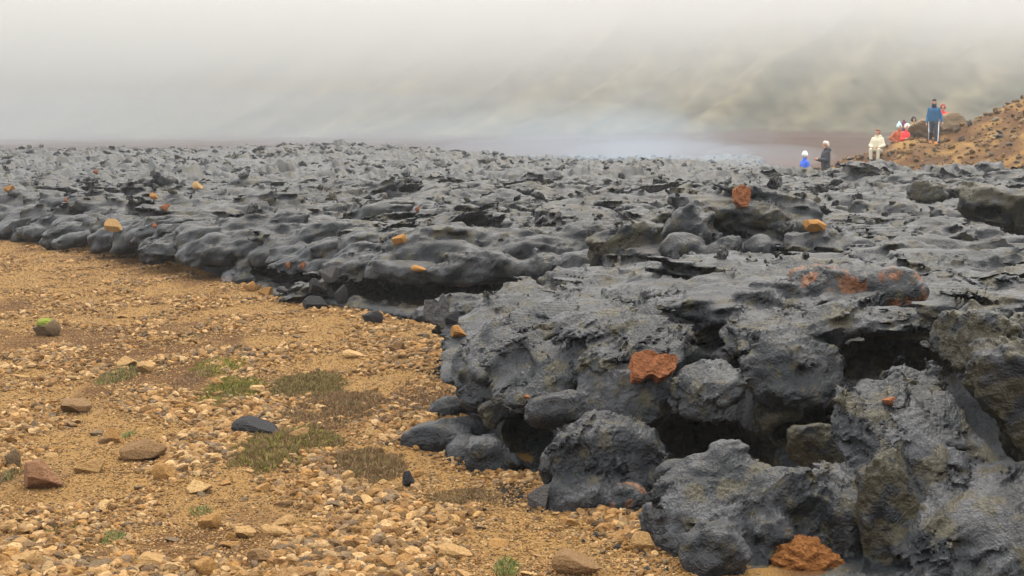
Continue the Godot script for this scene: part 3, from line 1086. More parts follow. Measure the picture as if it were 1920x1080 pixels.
# ---------------------------------------------------------------- stones
func rock_mesh(seed_: int, n: int, cuts: int, rough: float, squash: Vector3, smooth := true) -> ArrayMesh:
	var r := RandomNumberGenerator.new()
	r.seed = seed_
	var planes := []
	for k in cuts:
		var a := Vector3(r.randfn(), r.randfn(), r.randfn()).normalized()
		planes.append([a, r.randf_range(0.45, 0.85)])
	var b := ball(n)
	var v := PackedVector3Array()
	var off := Vector3(seed_ * 7.3, seed_ * 3.1, 0)
	for dir: Vector3 in b[0]:
		var m := 1.15
		for p in planes:
			var t: float = dir.dot(p[0])
			if t > 0.05: m = minf(m, p[1] / t)
		m += rough * mk.noise_c.get_noise_3dv(dir * m * 2.4 + off)
		v.append(dir * m * squash)
	return mesh_of(v, b[1], PackedColorArray(), smooth)


func shard(called: String, tone: String, outline: Array, thick: float, lean: float, label: String, category: String) -> void:
	# a flat piece of rock with that outline, leaning on what lies under it
	var mid := Vector2.ZERO
	var low := 0.0
	for p in outline:
		mid += Vector2(p[0], p[1]) / outline.size()
		low = maxf(low, p[1])
	var foot := land(mid.x, low - 3.0)
	var d := -foot.z
	var round_ := []
	var fine := []
	for k in outline.size():
		var n: Array = outline[(k + 1) % outline.size()]
		for s in 6: fine.append([lerpf(outline[k][0], n[0], s / 6.0), lerpf(outline[k][1], n[1], s / 6.0)])
	for p in fine: round_.append([Vector2(p[0] - mid.x, mid.y - p[1]).angle(), Vector2(p[0] - mid.x, mid.y - p[1]).length() / FOCAL * d])
	round_.sort_custom(func(a, b): return a[0] < b[0])
	round_.append([round_[0][0] + TAU, round_[0][1]])
	round_.insert(0, [round_[-2][0] - TAU, round_[-2][1]])
	var b := ball(22)
	var v := PackedVector3Array()
	for dir: Vector3 in b[0]:
		var flat := Vector2(dir.x, dir.y)
		var rr := mk.along(round_, flat.angle() if flat.length() > 0.001 else 0.0)
		var out := minf(1.0, flat.length() * 1.35)
		var side := flat.normalized() * rr * out
		var bump := mk.noise_c.get_noise_3dv(Vector3(side.x, side.y, dir.z * 0.2) * 14.0)
		v.append(Vector3(side.x, side.y, thick * clampf(dir.z * 1.7, -1.0, 1.0)) + dir * bump * 0.022)
	var q := Basis.from_euler(Vector3(lean, 0.15, 0))
	var o := put(mesh_of(v, b[1], PackedColorArray(), false), called, mat["rock_" + tone], null, Transform3D(q, foot + Vector3(0, (low - mid.y) / FOCAL * d, 0.0)))
	tag(o, label, category)

func rock_set() -> void:
	# meshes that the stones share: chunky, flat, long
	rocks = {chunk = [], flat = [], long = [], grit = [], shard = [rock_mesh(271, 16, 6, 0.35, Vector3(0.8, 1.0, 0.35), false)]}
	for k in 6: rocks.chunk.append(rock_mesh(210 + k, 14, 8, 0.07, Vector3(1, 0.78, 0.9), false))
	for k in 5: rocks.flat.append(rock_mesh(230 + k, 14, 9, 0.07, Vector3(1, 0.42, 0.8), false))
	for k in 4: rocks.long.append(rock_mesh(250 + k, 14, 9, 0.08, Vector3(1, 0.5, 0.55), false))
	for k in 6: rocks.grit.append(rock_mesh(100 + k, 3, 11, 0.12, Vector3(1, 0.62, 0.8), false))

func set_rock_tones() -> void:
	var tones := {ochre = Color(0.32, 0.18, 0.062), tan = Color(0.36, 0.225, 0.095), pale = Color(0.44, 0.29, 0.13), brown = Color(0.20, 0.12, 0.055), umber = Color(0.15, 0.105, 0.06), reddish = Color(0.22, 0.115, 0.06), black = Color(0.030, 0.030, 0.033), ash = Color(0.10, 0.10, 0.105), orange = Color(0.25, 0.098, 0.042), yellow = Color(0.34, 0.175, 0.052), boulder = Color(0.25, 0.185, 0.12), earth = Color(0.21, 0.085, 0.022)}
	for t in tones:
		var m: StandardMaterial3D = mat.stone.duplicate()
		m.resource_name = t + "_stone"
		m.vertex_color_use_as_albedo = false
		m.albedo_color = tones[t].linear_to_srgb()
		mat["rock_" + t] = m

func stone_at(called: String, tone: String, shape: String, u0: float, v0: float, u1: float, v1: float, label: String, category := "rock", group := "", roll := 0.0, lift := 0.45, mark := "") -> MeshInstance3D:
	# a stone whose foot rests where the photograph shows it
	var foot := land((u0 + u1) / 2, v1 - (v1 - v0) * 0.12)
	var d := -foot.z
	var a := (u1 - u0) / 2 / FOCAL * d
	var b := (v1 - v0) / 2 / FOCAL * d
	var list: Array = rocks[shape]
	var m: Mesh = list[int(u0 + v0) % list.size()]
	var box := m.get_aabb().size / 2
	var q := Basis.from_euler(Vector3(0, (int(u0) % 7 - 3) * 0.12, deg_to_rad(roll))) * Basis.from_scale(Vector3(a / box.x, b / box.y * 1.1, a * 0.85 / box.x))
	var o := put(m, called, mat["rock_" + tone], null, Transform3D(q, foot + Vector3(0, b * lift * 1.6, 0)))
	tag(o, label, category, group)
	if mark: o.set_meta("landmark", mark)
	return o

# short names of the stones that others are described by, by where they stand
const MARKS := {30: "split reddish block", 226: "dark wedge rock", 347: "pale yellow stone", 639: "long flat pale stone", 729: "greyish brown stone", 248: "smooth tan stone", 538: "tan stone by the black slab", 1184: "angular stone at the lava foot", 100: "rough brown stone", 18: "half sunk tan boulder", 350: "flat topped ochre boulder", 255: "wide tan stone", 460: "blunt brown stone", 820: "tilted tan plate", 1030: "half buried brown rock", 370: "ochre stone by the rust soil", 685: "pale stone by the heather", 500: "flat tan stone", 0: "dark mossy rock", 672: "rounded black boulder", 988: "grey lava fragment", 750: "black lava chip", 434: "flat black slab"}

func make_rocks() -> void:
	# stones that stand out on the slope
	for r in [
		["reddish", "chunk", 30, 866, 114, 924, "large reddish tan block with a split ridge on the gravel slope"],
		["brown", "long", 226, 826, 324, 868, "dark brown wedge shaped rock lying above the split block"],
		["tan", "chunk", 138, 858, 197, 890, "tan rock with a rough face between the wedge and the split block"],
		["ochre", "chunk", 196, 803, 234, 834, "rounded ochre rock just behind the dark wedge shaped rock"],
		["ochre", "chunk", 284, 869, 332, 902, "blocky ochre rock just below the dark wedge shaped rock"],
		["pale", "flat", 347, 899, 399, 926, "flat pale yellow stone, brightest on the gravel slope"],
		["ochre", "chunk", 455, 527, 483, 549, "round ochre stone at the foot of the overhanging lava"],
		["ochre", "chunk", 484, 536, 510, 557, "second round ochre stone at the foot of the overhanging lava"],
		["yellow", "chunk", 841, 613, 873, 636, "bright ochre stone touching the near lava lobe"],
		["pale", "flat", 639, 656, 682, 672, "long flat pale stone on open fine gravel"],
		["brown", "chunk", 729, 639, 757, 661, "greyish brown stone on open fine gravel"],
		["tan", "chunk", 248, 675, 284, 701, "smooth tan stone above the grass tuft"],
		["tan", "flat", 218, 668, 262, 690, "flat tan slab leaning by the smooth tan stone"],
		["tan", "chunk", 538, 800, 580, 826, "tan stone beside the flat black lava slab"],
		["pale", "flat", 470, 722, 498, 738, "small pale stone beside the yellow green moss"],
		["tan", "chunk", 484, 732, 510, 747, "small tan stone below the pale stone by the moss"],
		["tan", "chunk", 1184, 997, 1236, 1037, "tan angular stone against the foot of the near lava"],
		["brown", "chunk", 100, 745, 165, 775, "brown rough stone in a band of dark rubble"],
		["tan", "chunk", 18, 1030, 82, 1068, "tan boulder half sunk at the low corner of the slope"],
		["ochre", "chunk", 350, 1040, 415, 1085, "ochre boulder with a flat top in coarse gravel"],
		["tan", "flat", 255, 1035, 320, 1065, "wide tan stone in coarse gravel"],
		["brown", "chunk", 460, 1030, 520, 1066, "brown blunt stone in coarse gravel"],
		["tan", "flat", 820, 1020, 885, 1045, "thin tan plate of rock tilted on the gravel"],
		["brown", "flat", 1030, 1030, 1120, 1075, "broad brown rock half buried near the lava foot"],
		["ochre", "chunk", 370, 960, 415, 995, "ochre stone above a bare rust soil patch"],
		["tan", "chunk", 430, 985, 475, 1010, "tan stone beside a bare rust soil patch"],
		["pale", "chunk", 685, 800, 712, 826, "pale stone at the upper end of the heather"],
		["tan", "chunk", 820, 965, 848, 985, "tan stone on fine gravel below the charred soil"],
		["brown", "chunk", 845, 985, 875, 1005, "brown stone on fine gravel below the charred soil"],
		["tan", "flat", 500, 985, 545, 1005, "flat tan stone on the coarse slope"],
		["umber", "chunk", 0, 838, 45, 880, "dark brown mossy rock at the slope's margin"],
	]: stone_at("rock", r[0], r[1], r[2], r[3], r[4], r[5], r[6], "rock", "", 0.0, 0.45, MARKS.get(int(r[2]), ""))
	# dark pieces that broke off the flow
	for r in [
		["black", "chunk", 672, 580, 722, 609, "rounded black lava boulder lying free on the ochre gravel"],
		["black", "chunk", 570, 555, 622, 582, "black lava boulder at the bottom of a small pile"],
		["ash", "chunk", 602, 532, 634, 562, "grey broken lava block on top of a small pile"],
		["black", "chunk", 576, 536, 606, 562, "black lava block leaning in a small pile"],
		["black", "chunk", 624, 538, 654, 578, "upright black lava block beside the small pile"],
		["black", "chunk", 832, 590, 862, 616, "small jagged lava piece beside the upright shard"],
		["ash", "chunk", 988, 902, 1034, 960, "light grey fractured lava fragment at the toe of the flow"],
		["black", "chunk", 750, 884, 780, 918, "small black lava chip on the gravel beside the heather"],
		["black", "flat", 434, 781, 526, 816, "flat black lava slab lying in the gravel"],
		["black", "flat", 518, 557, 538, 568, "tiny black lava chip on open gravel"],
	]: stone_at("lava_block", r[0], r[1], r[2], r[3], r[4], r[5], r[6], "lava block", "", 0.0, 0.45, MARKS.get(int(r[2]), ""))
	# stones that the flow carries
	for r in [
		["yellow", "chunk", 1501, 412, 1543, 441, "yellow ochre block perched on the lava by a dark hollow"],
		["yellow", "chunk", 734, 440, 763, 461, "yellow rock on the crust of the overhanging lava"],
		["yellow", "flat", 770, 505, 799, 517, "thin yellow flake near the lip of the overhanging lava"],
		["tan", "chunk", 196, 419, 233, 443, "tan boulder on low lava beside the gravel"],
		["yellow", "chunk", 281, 370, 298, 382, "small yellow stone on distant lava plates"],
		["orange", "flat", 298, 386, 320, 398, "red orange flakes on distant lava plates"],
		["yellow", "chunk", 7, 353, 26, 366, "yellow stone on far lava by a dark clinker heap"],
		["orange", "chunk", 777, 391, 787, 402, "small orange stone under a curled lava rope"],
		["orange", "chunk", 533, 503, 545, 517, "orange pebble wedged between lava toes"],
		["orange", "chunk", 562, 506, 573, 518, "second orange pebble wedged between lava toes"],
		["pale", "chunk", 360, 343, 381, 357, "pale crusted lump on the far lava"],
		["orange", "chunk", 172, 318, 184, 329, "faint orange stone on the far ridge of lava"],
		["orange", "chunk", 286, 419, 297, 429, "orange stone behind the tan boulder on low lava"],
		["orange", "chunk", 120, 393, 128, 401, "tiny orange stone on smooth far lava"],
		["orange", "chunk", 1652, 746, 1682, 764, "small orange stone at the mouth of the lava cave"],
		["orange", "chunk", 980, 741, 992, 749, "tiny orange pebble between two near lava toes"],
	]: stone_at("rock", r[0], r[1], r[2], r[3], r[4], r[5], r[6])
	shard("rock", "orange", [[1183, 675], [1190, 668], [1215, 665], [1232, 671], [1268, 676], [1271, 684], [1262, 703], [1240, 716], [1228, 720], [1220, 710], [1210, 711], [1200, 721], [1183, 718]], 0.05, -0.5, "large rust orange shard lying on the near lava lobe", "rock")
	shard("rock", "orange", [[1376, 406], [1388, 399], [1402, 404], [1404, 418], [1398, 438], [1386, 441], [1374, 428]], 0.07, -0.2, "orange rock held in the alcove of the lava swell", "rock")
	shard("lava_block", "ash", [[795, 606], [797, 575], [815, 574], [822, 579], [830, 560], [843, 582], [840, 602], [828, 622], [812, 618]], 0.045, -0.15, "upright dark lava shard standing before the dark gap", "lava block")
	# the mossy stone
	var o := stone_at("mossy_rock", "umber", "chunk", 60, 598, 114, 634, "dark rock topped with bright yellow green moss")
	var mb := ball(10)
	var mv := PackedVector3Array()
	for dir: Vector3 in mb[0]:
		var m := 1.0 + 0.25 * mk.noise_c.get_noise_3dv(dir * 2.0)
		mv.append(Vector3(dir.x * 0.72 * m, 0.42 + dir.y * 0.36 * m, dir.z * 0.7 * m))
	put(mesh_of(mv, mb[1]), "moss", mat.moss, o)
	# a rough clod of baked earth under the lava
	var clod := rock_mesh(333, 50, 4, 0.22, Vector3(1, 0.9, 0.8), false)
	var foot := at(1520, 1058, 6.85)
	var c := put(clod, "earth_clod", mat.rock_earth, null, Transform3D(Basis.from_scale(Vector3(0.17, 0.13, 0.15)), foot))
	tag(c, "crumbly orange clod of baked earth under the near lava", "clod")
	# the large boulder on the knoll
	var bo := put(rock_mesh(411, 16, 11, 0.07, Vector3(1, 0.62, 0.8), false), "boulder", mat.rock_boulder, null, Transform3D(Basis.from_euler(Vector3(0.05, 0.3, 0.10)) * Basis.from_scale(Vector3(1.5, 1.1, 1.1)), at(1776, 247, 57.6)))
	tag(bo, "huge flat topped tan boulder on the knoll", "boulder")
	# countable stones of the slope
	rng.seed = 3131
	var looks := ["ochre", "ochre", "tan", "tan", "tan", "pale", "brown", "brown", "umber"]
	var marks := []
	for other in get_children():
		if other.has_meta("landmark"): marks.append([other.position, other.get_meta("landmark")])
	for p in PATCHES: marks.append([land(p[0], p[1]), p[2]])
	var n := 0
	while n < 210:
		var d := 6.3 * pow(19.0 / 6.3, pow(rng.randf(), 1.3))
		var x := rng.randf_range(-0.36, 0.16) * d
		if top_of(x, d) > mk.ground_y(x, -d) + 0.01 or x > mk.along(EDGE, d): continue
		var tone: String = pick(looks)
		var r := 0.028 + 0.045 * pow(rng.randf(), 2.2)
		var shape: String = pick(["chunk", "flat", "flat", "long"])
		var where := Vector3(x, mk.ground_y(x, -d) + r * 0.2, -d)
		var q := Basis.from_euler(Vector3(rng.randf_range(-0.3, 0.3), rng.randf() * TAU, rng.randf_range(-0.3, 0.3))) * Basis.from_scale(Vector3.ONE * r)
		var st := put(pick(rocks[shape]), "stone", mat["rock_" + tone], null, Transform3D(q, where))
		marks.sort_custom(func(a, b): return a[0].distance_squared_to(where) < b[0].distance_squared_to(where))
		var near: Array = marks[0]
		var side := "beside" if near[0].distance_to(where) < 0.35 else "beyond" if near[0].z > where.z + 0.3 else "short of" if near[0].z < where.z - 0.3 else "level with"
		tag(st, "%s %s %s stone %s the %s" % ["thumb sized" if r < 0.033 else "palm sized" if r < 0.048 else "fist sized", {chunk = "blocky", flat = "flat", long = "long"}[shape], tone, side, near[1]], "stone", "stones scattered over the gravel slope")
		n += 1

const PATCHES := [[430, 740, "yellow green heather cushion"], [575, 722, "olive heather"], [620, 770, "dry brown heather"], [535, 845, "mixed heather"], [670, 880, "trailing heather"], [228, 702, "grey green grass tuft"], [950, 1072, "bright grass tuft"], [960, 925, "charred soil"]]

func scatter(called: String, label: String, category: String, meshes: Array, places: Array, parent: Node = null, material: Material = null) -> void:
	# many small pieces as one mass; a place is [mesh, transform, colour]
	var mass := Node3D.new()
	mass.name = called if parent else numbered(called)
	(parent if parent else self).add_child(mass, true)
	if parent: mass.set_meta("kind", "stuff")
	else: tag(mass, label, category, "", "stuff")
	for k in meshes.size():
		var mine := places.filter(func(p): return p[0] == k)
		if mine.is_empty(): continue
		var mm := MultiMesh.new()
		mm.transform_format = MultiMesh.TRANSFORM_3D
		mm.use_colors = true
		mm.mesh = meshes[k]
		mm.instance_count = mine.size()
		for i in mine.size():
			mm.set_instance_transform(i, mine[i][1])
			mm.set_instance_color(i, mine[i][2])
		var o := MultiMeshInstance3D.new()
		o.multimesh = mm
		o.material_override = material if material else mat.stone
		o.name = "loose_pieces"
		mass.add_child(o, true)
		o.set_meta("kind", "stuff")

func tumble(tilt: float) -> Basis:
	return Basis.from_euler(Vector3(rng.randf_range(-tilt, tilt), rng.randf() * TAU, rng.randf_range(-tilt, tilt)))

func make_gravel() -> void:
	rng.seed = 77
	var tones := [Color(0.27, 0.150, 0.052), Color(0.24, 0.128, 0.042), Color(0.32, 0.195, 0.080), Color(0.20, 0.105, 0.036), Color(0.17, 0.105, 0.05), Color(0.38, 0.25, 0.115), Color(0.16, 0.11, 0.062), Color(0.28, 0.15, 0.046), Color(0.34, 0.205, 0.08), Color(0.26, 0.15, 0.055), Color(0.40, 0.26, 0.12)]
	var places := []
	for k in 420000:
		var d := 5.0 * pow(36.0 / 5.0, rng.randf())
		var x := rng.randf_range(-0.45, 0.32) * d
		if x > mk.along(EDGE, d) + 0.1: continue
		# stones lie in drifts with barer soil between them
		var drift := mk.noise_c.get_noise_2d(x * 0.9, d * 0.55)
		if drift < -0.15 and rng.randf() < 0.4: continue
		var s := 0.0042 + 0.007 * rng.randf() + 0.034 * pow(rng.randf(), 6.0) * smoothstep(-0.3, 0.3, drift) * 1.6
		s = maxf(s, d * 0.00055)
		var q := tumble(0.6).scaled(Vector3.ONE * s)
		places.append([k % 6, Transform3D(q, Vector3(x, mk.ground_y(x, -d) + s * 0.2, -d)), pick(tones) * Color(1.0, 1.02, 1.08) * rng.randf_range(0.7, 1.4)])
	scatter("gravel", "loose ochre and tan gravel strewn over the slope", "gravel", rocks.grit, places)
	# chips and stones gathered along the foot of the flow
	places = []
	for k in 2600:
		var d := 6.4 * pow(22.0 / 6.4, rng.randf())
		var x := mk.along(EDGE, d) - 0.9
		while x < mk.along(EDGE, d) + 0.6 and top_of(x, d) < mk.ground_y(x, -d) + 0.03: x += 0.03
		x -= 0.03 + absf(rng.randfn()) * 0.09
		var s := 0.006 + 0.026 * pow(rng.randf(), 3.0)
		places.append([k % 6, Transform3D(tumble(0.7).scaled(Vector3.ONE * s), Vector3(x, mk.ground_y(x, -d) + s * 0.3, -d)), (pick(tones) * rng.randf_range(0.7, 1.3)) if rng.randf() < 0.7 else GREY])
	scatter("foot_rubble", "chips and stones gathered along the foot of the lava", "gravel", rocks.grit, places)
	# rubble on the knoll
	places = []
	for k in 5200:
		var d := rng.randf_range(44.0, 62.0)
		var x := rng.randf_range(11.0, 24.0)
		if mk.hill_right(x, d) < 0.3: continue
		var s := 0.03 + 0.16 * pow(rng.randf(), 4.0)
		places.append([k % 6, Transform3D(tumble(0.6).scaled(Vector3.ONE * s), Vector3(x, mk.ground_y(x, -d) + s * 0.2, -d)), pick(tones + [Color(0.16, 0.12, 0.08), Color(0.22, 0.17, 0.11)]) * Color(0.85, 0.9, 1.0) * rng.randf_range(0.6, 1.0)])
	scatter("knoll_gravel", "ochre rubble strewn over the knoll where people stand", "gravel", rocks.grit, places)

func make_clinker() -> void:
	# loose jagged pieces of crust on the flow
	rng.seed = 640
	var flow := get_node("lava_flow")
	var shapes := []
	for k in 6: shapes.append(rock_mesh(600 + k, 5, 6, 0.55, Vector3(1, [0.5, 0.9, 0.35, 0.7, 0.45, 1.1][k], 0.6), false))
	var places := []
	for k in 7000:
		var d := 11.0 * pow(130.0 / 11.0, pow(rng.randf(), 0.8))
		var x := rng.randf_range(-0.42, 0.42) * d
		if (x - mk.along(EDGE, d)) * mk.ease_at(d) < 0.6: continue
		var heap := mk.noise_c.get_noise_2d(x * 0.35 + 5.0, d * 0.22) + 0.35 * exp(-pow((x / d - 0.09) / 0.10, 2.0)) * smoothstep(30.0, 45.0, d)
		if heap < 0.02: continue
		var s := (0.02 + 0.11 * pow(rng.randf(), 2.4)) * clampf(d / 28.0, 0.6, 1.8)
		places.append([k % 6, Transform3D(tumble(0.9).scaled(Vector3(s, s * rng.randf_range(0.7, 1.4), s)), Vector3(x, top_of(x, d) + s * 0.25, -d)), [GREY, GREY, OLIVE, PALE][rng.randi() % 4]])
	for k in 5000:   # the older ridge behind is all jagged pieces
		var d := rng.randf_range(58.0, 118.0)
		var x := rng.randf_range(-0.42, 0.10) * d
		var s := 0.07 + 0.20 * pow(rng.randf(), 2.5)
		places.append([k % 6, Transform3D(tumble(0.9).scaled(Vector3(s * 1.2, s * rng.randf_range(0.5, 1.1), s)), Vector3(x, top_of(x, d) + s * 0.1, -d)), [GREY, GREY, OLIVE, GREY][rng.randi() % 4]])
	places.sort_custom(func(p, q): return p[1].basis.x.length() / -p[1].origin.z > q[1].basis.x.length() / -q[1].origin.z)
	for p in places.slice(0, 120):
		put(shapes[p[0]], "clinker", mat.dull_lava, flow, p[1])
	scatter("clinker_rubble", "", "", shapes, places.slice(120), flow, mat.lava)

# ---------------------------------------------------------------- plants
func plant(called: String, u0: float, v0: float, u1: float, v1: float, tones: Array, high: float, count: int, label: String, category: String, lean := 0.6) -> void:
	# a low patch of many thin twigs or blades that grow out of the ground
	var near := land((u0 + u1) / 2, v1)
	var far := land((u0 + u1) / 2, v0)
	var mid := (near + far) / 2
	var a := (u1 - u0) / 2 / FOCAL * -mid.z
	var b := maxf((near.z - far.z) / 2, 0.08)
	rng.seed = int(u0 * 31 + v0)
	var v := PackedVector3Array()
	var c := PackedColorArray()
	var idx := PackedInt32Array()
	for k in count:
		var r := sqrt(rng.randf())
		var t := rng.randf() * TAU
		var x := mid.x + cos(t) * r * a * (1.0 + 0.3 * mk.noise_c.get_noise_2d(cos(t) * 1.5 + u0, sin(t) * 1.5))
		var z := mid.z + sin(t) * r * b * (1.0 + 0.3 * mk.noise_c.get_noise_2d(cos(t) * 1.5 + u0, sin(t) * 1.5))
		var clump := mk.noise_c.get_noise_2d(x * 5.0, z * 5.0)
		var h := high * (0.45 + 0.55 * rng.randf()) * (1.0 - 0.55 * r * r) * (1.0 + 0.8 * clump)
		var foot := Vector3(x, mk.ground_y(x, z) - 0.003, z)
		var dir := Vector3(rng.randfn() * lean, 1.0, rng.randfn() * lean).normalized()
		var side := dir.cross(Vector3(rng.randfn(), rng.randfn(), rng.randfn())).normalized() * (0.0016 + 0.0016 * rng.randf())
		var bend := foot + dir * h * 0.55
		var tip := bend + (dir + Vector3(rng.randfn(), -0.2, rng.randfn()) * 0.5).normalized() * h * 0.5
		var col: Color = pick(tones) * rng.randf_range(0.75, 1.25)
		var at_ := v.size()
		for p in [foot - side, foot + side, bend - side * 1.3, bend + side * 1.3, tip]:
			v.append(p - mid)
			c.append(col)
		for i in [0, 2, 1, 1, 2, 3, 2, 4, 3]: idx.append(at_ + i)
	var o := put(mesh_of(v, idx, c), called, mat.leaf, null, Transform3D(Basis(), mid))
	tag(o, label, category)

func make_plants() -> void:
	var green := [Color(0.16, 0.17, 0.025), Color(0.20, 0.19, 0.03), Color(0.10, 0.11, 0.02), Color(0.14, 0.10, 0.03)]
	var olive := [Color(0.13, 0.105, 0.035), Color(0.16, 0.125, 0.042), Color(0.11, 0.08, 0.035), Color(0.17, 0.115, 0.05)]
	var dry := [Color(0.19, 0.12, 0.06), Color(0.16, 0.095, 0.048), Color(0.24, 0.16, 0.09), Color(0.13, 0.085, 0.05), Color(0.17, 0.085, 0.04)]
	var grass := [Color(0.10, 0.14, 0.03), Color(0.14, 0.17, 0.05), Color(0.20, 0.17, 0.08)]
	plant("heather", 362, 668, 474, 706, green, 0.055, 3600, "narrow green heather cushion above the larger green one", "heather")
	plant("heather", 372, 704, 482, 776, green + green + olive, 0.06, 7000, "yellow green heather cushion above the black slab", "heather")
	plant("heather", 340, 660, 400, 760, dry, 0.05, 2500, "dry brown twigs fringing the green heather cushions", "heather")
	plant("heather", 498, 698, 655, 748, olive, 0.06, 6000, "olive heather patch on the open slope above dry heather", "heather")
	plant("heather", 505, 735, 745, 806, dry + dry + olive, 0.065, 12000, "wide patch of dry brown heather below the olive one", "heather")
	plant("heather", 690, 716, 862, 800, dry, 0.05, 8000, "dry brown heather scorched beside the lava toes", "heather")
	plant("heather", 425, 803, 645, 884, olive + dry + green, 0.07, 13000, "mixed brown and green heather below the black slab", "heather")
	plant("heather", 585, 846, 762, 910, olive + dry, 0.065, 8000, "brown green heather trailing towards the black lava chip", "heather")
	plant("heather", 790, 918, 945, 954, olive + dry, 0.035, 3500, "low reddish heather by the charred soil", "heather")
	plant("grass_tuft", 195, 682, 262, 722, grass + olive, 0.075, 900, "grey green grass tuft beside the smooth tan stone", "grass", 0.35)
	plant("grass_tuft", 925, 1052, 975, 1090, grass, 0.06, 260, "bright green grass tuft in gravel near the lava foot", "grass", 0.35)
	plant("grass_tuft", 190, 1000, 235, 1025, grass, 0.06, 160, "sparse green grass blades above the coarse gravel", "grass", 0.4)
	plant("grass_tuft", 60, 985, 150, 1030, dry + grass, 0.05, 320, "thin dry grass tangled over coarse gravel", "grass", 0.8)
	plant("grass_tuft", 355, 950, 395, 970, grass, 0.05, 90, "few green blades between stones", "grass", 0.5)
	plant("grass_tuft", 0, 880, 30, 915, grass + dry, 0.08, 200, "grass tuft beside the dark mossy rock", "grass", 0.5)
	plant("grass_tuft", 228, 808, 252, 826, grass, 0.05, 110, "short grass blades by the dark wedge shaped rock", "grass", 0.4)
	plant("grass_tuft", 320, 624, 380, 645, olive + grass, 0.03, 500, "thin grass on pale gravel above the heather", "grass", 0.6)

# ---------------------------------------------------------------- people
func skinned(bones: Array, cell: float, blend: float) -> Array:
	# one smooth surface round tapered bones [from, to, radius, radius]
	var lo := Vector3.ONE * 1e9
	var hi := -lo
	for b in bones:
		for e in 2:
			lo = lo.min(b[e] - Vector3.ONE * (b[2 + e] + cell * 2))
			hi = hi.max(b[e] + Vector3.ONE * (b[2 + e] + cell * 2))
	var n := Vector3i(((hi - lo) / cell).ceil()) + Vector3i.ONE
	var f := PackedFloat32Array()
	f.resize(n.x * n.y * n.z)
	f.fill(1.0)
	for b in bones:
		var p: Vector3 = b[0]
		var q: Vector3 = b[1]
		var ra: float = b[2]
		var rb: float = b[3]
		var r := maxf(ra, rb) + blend + cell
		var c0 := Vector3i(((p.min(q) - Vector3.ONE * r - lo) / cell).floor()).clamp(Vector3i.ZERO, n - Vector3i.ONE)
		var c1 := Vector3i(((p.max(q) + Vector3.ONE * r - lo) / cell).ceil()).clamp(Vector3i.ZERO, n - Vector3i.ONE)
		var pq := q - p
		var len2 := maxf(pq.length_squared(), 1e-8)
		for z in range(c0.z, c1.z + 1):
			for y in range(c0.y, c1.y + 1):
				for x in range(c0.x, c1.x + 1):
					var w := lo + Vector3(x, y, z) * cell - p
					var t := clampf(w.dot(pq) / len2, 0.0, 1.0)
					var dist := (w - pq * t).length() - lerpf(ra, rb, t)
					var i := (z * n.y + y) * n.x + x
					var h := maxf(blend - absf(f[i] - dist), 0.0) / blend
					f[i] = minf(f[i], dist) - h * h * blend * 0.25
	var vid := {}
	var v := PackedVector3Array()
	var idx := PackedInt32Array()
	var sy := n.x
	var sz := n.x * n.y
	for z in n.z - 1:
		for y in n.y - 1:
			for x in n.x - 1:
				var b := (z * n.y + y) * n.x + x
				var e := [f[b], f[b + sy], f[b + 1], f[b + 1 + sy], f[b + sz], f[b + sy + sz], f[b + 1 + sz], f[b + 1 + sy + sz]]
				var mask := 0
				for k in 8:
					if e[k] < 0.0: mask |= 1 << k
				if mask == 0 or mask == 255: continue
				var sum := Vector3.ZERO
				var cnt := 0
				for pr in PAIRS:
					var p: float = e[pr[0]]
					var q: float = e[pr[1]]
					if (p < 0.0) == (q < 0.0): continue
					var pa: Vector3 = CORNER[pr[0]]
					sum += pa + (CORNER[pr[1]] - pa) * (p / (p - q))
					cnt += 1
				vid[b] = v.size()
				v.append(lo + (Vector3(x, y, z) + sum / cnt) * cell)
	for b: int in vid:
		var here: bool = f[b] < 0.0
		for ax in 3:
			var st: int = [1, sy, sz][ax]
			var s1: int = [sy, sz, 1][ax]
			var s2: int = [sz, 1, sy][ax]
			if (f[b + st] < 0.0) == here or not (vid.has(b - s1) and vid.has(b - s2) and vid.has(b - s1 - s2)): continue
			var q := [vid[b], vid[b - s1], vid[b - s1 - s2], vid[b - s2]]
			if here: idx.append_array([q[0], q[2], q[1], q[0], q[3], q[2]])
			else: idx.append_array([q[0], q[1], q[2], q[0], q[2], q[3]])
	return [v, idx]

func joined(into: Array, more: Array, where: Transform3D) -> void:
	var at_: int = into[0].size()
	for p in more[0]: into[0].append(where * p)
	for i in more[1]: into[1].append(i + at_)

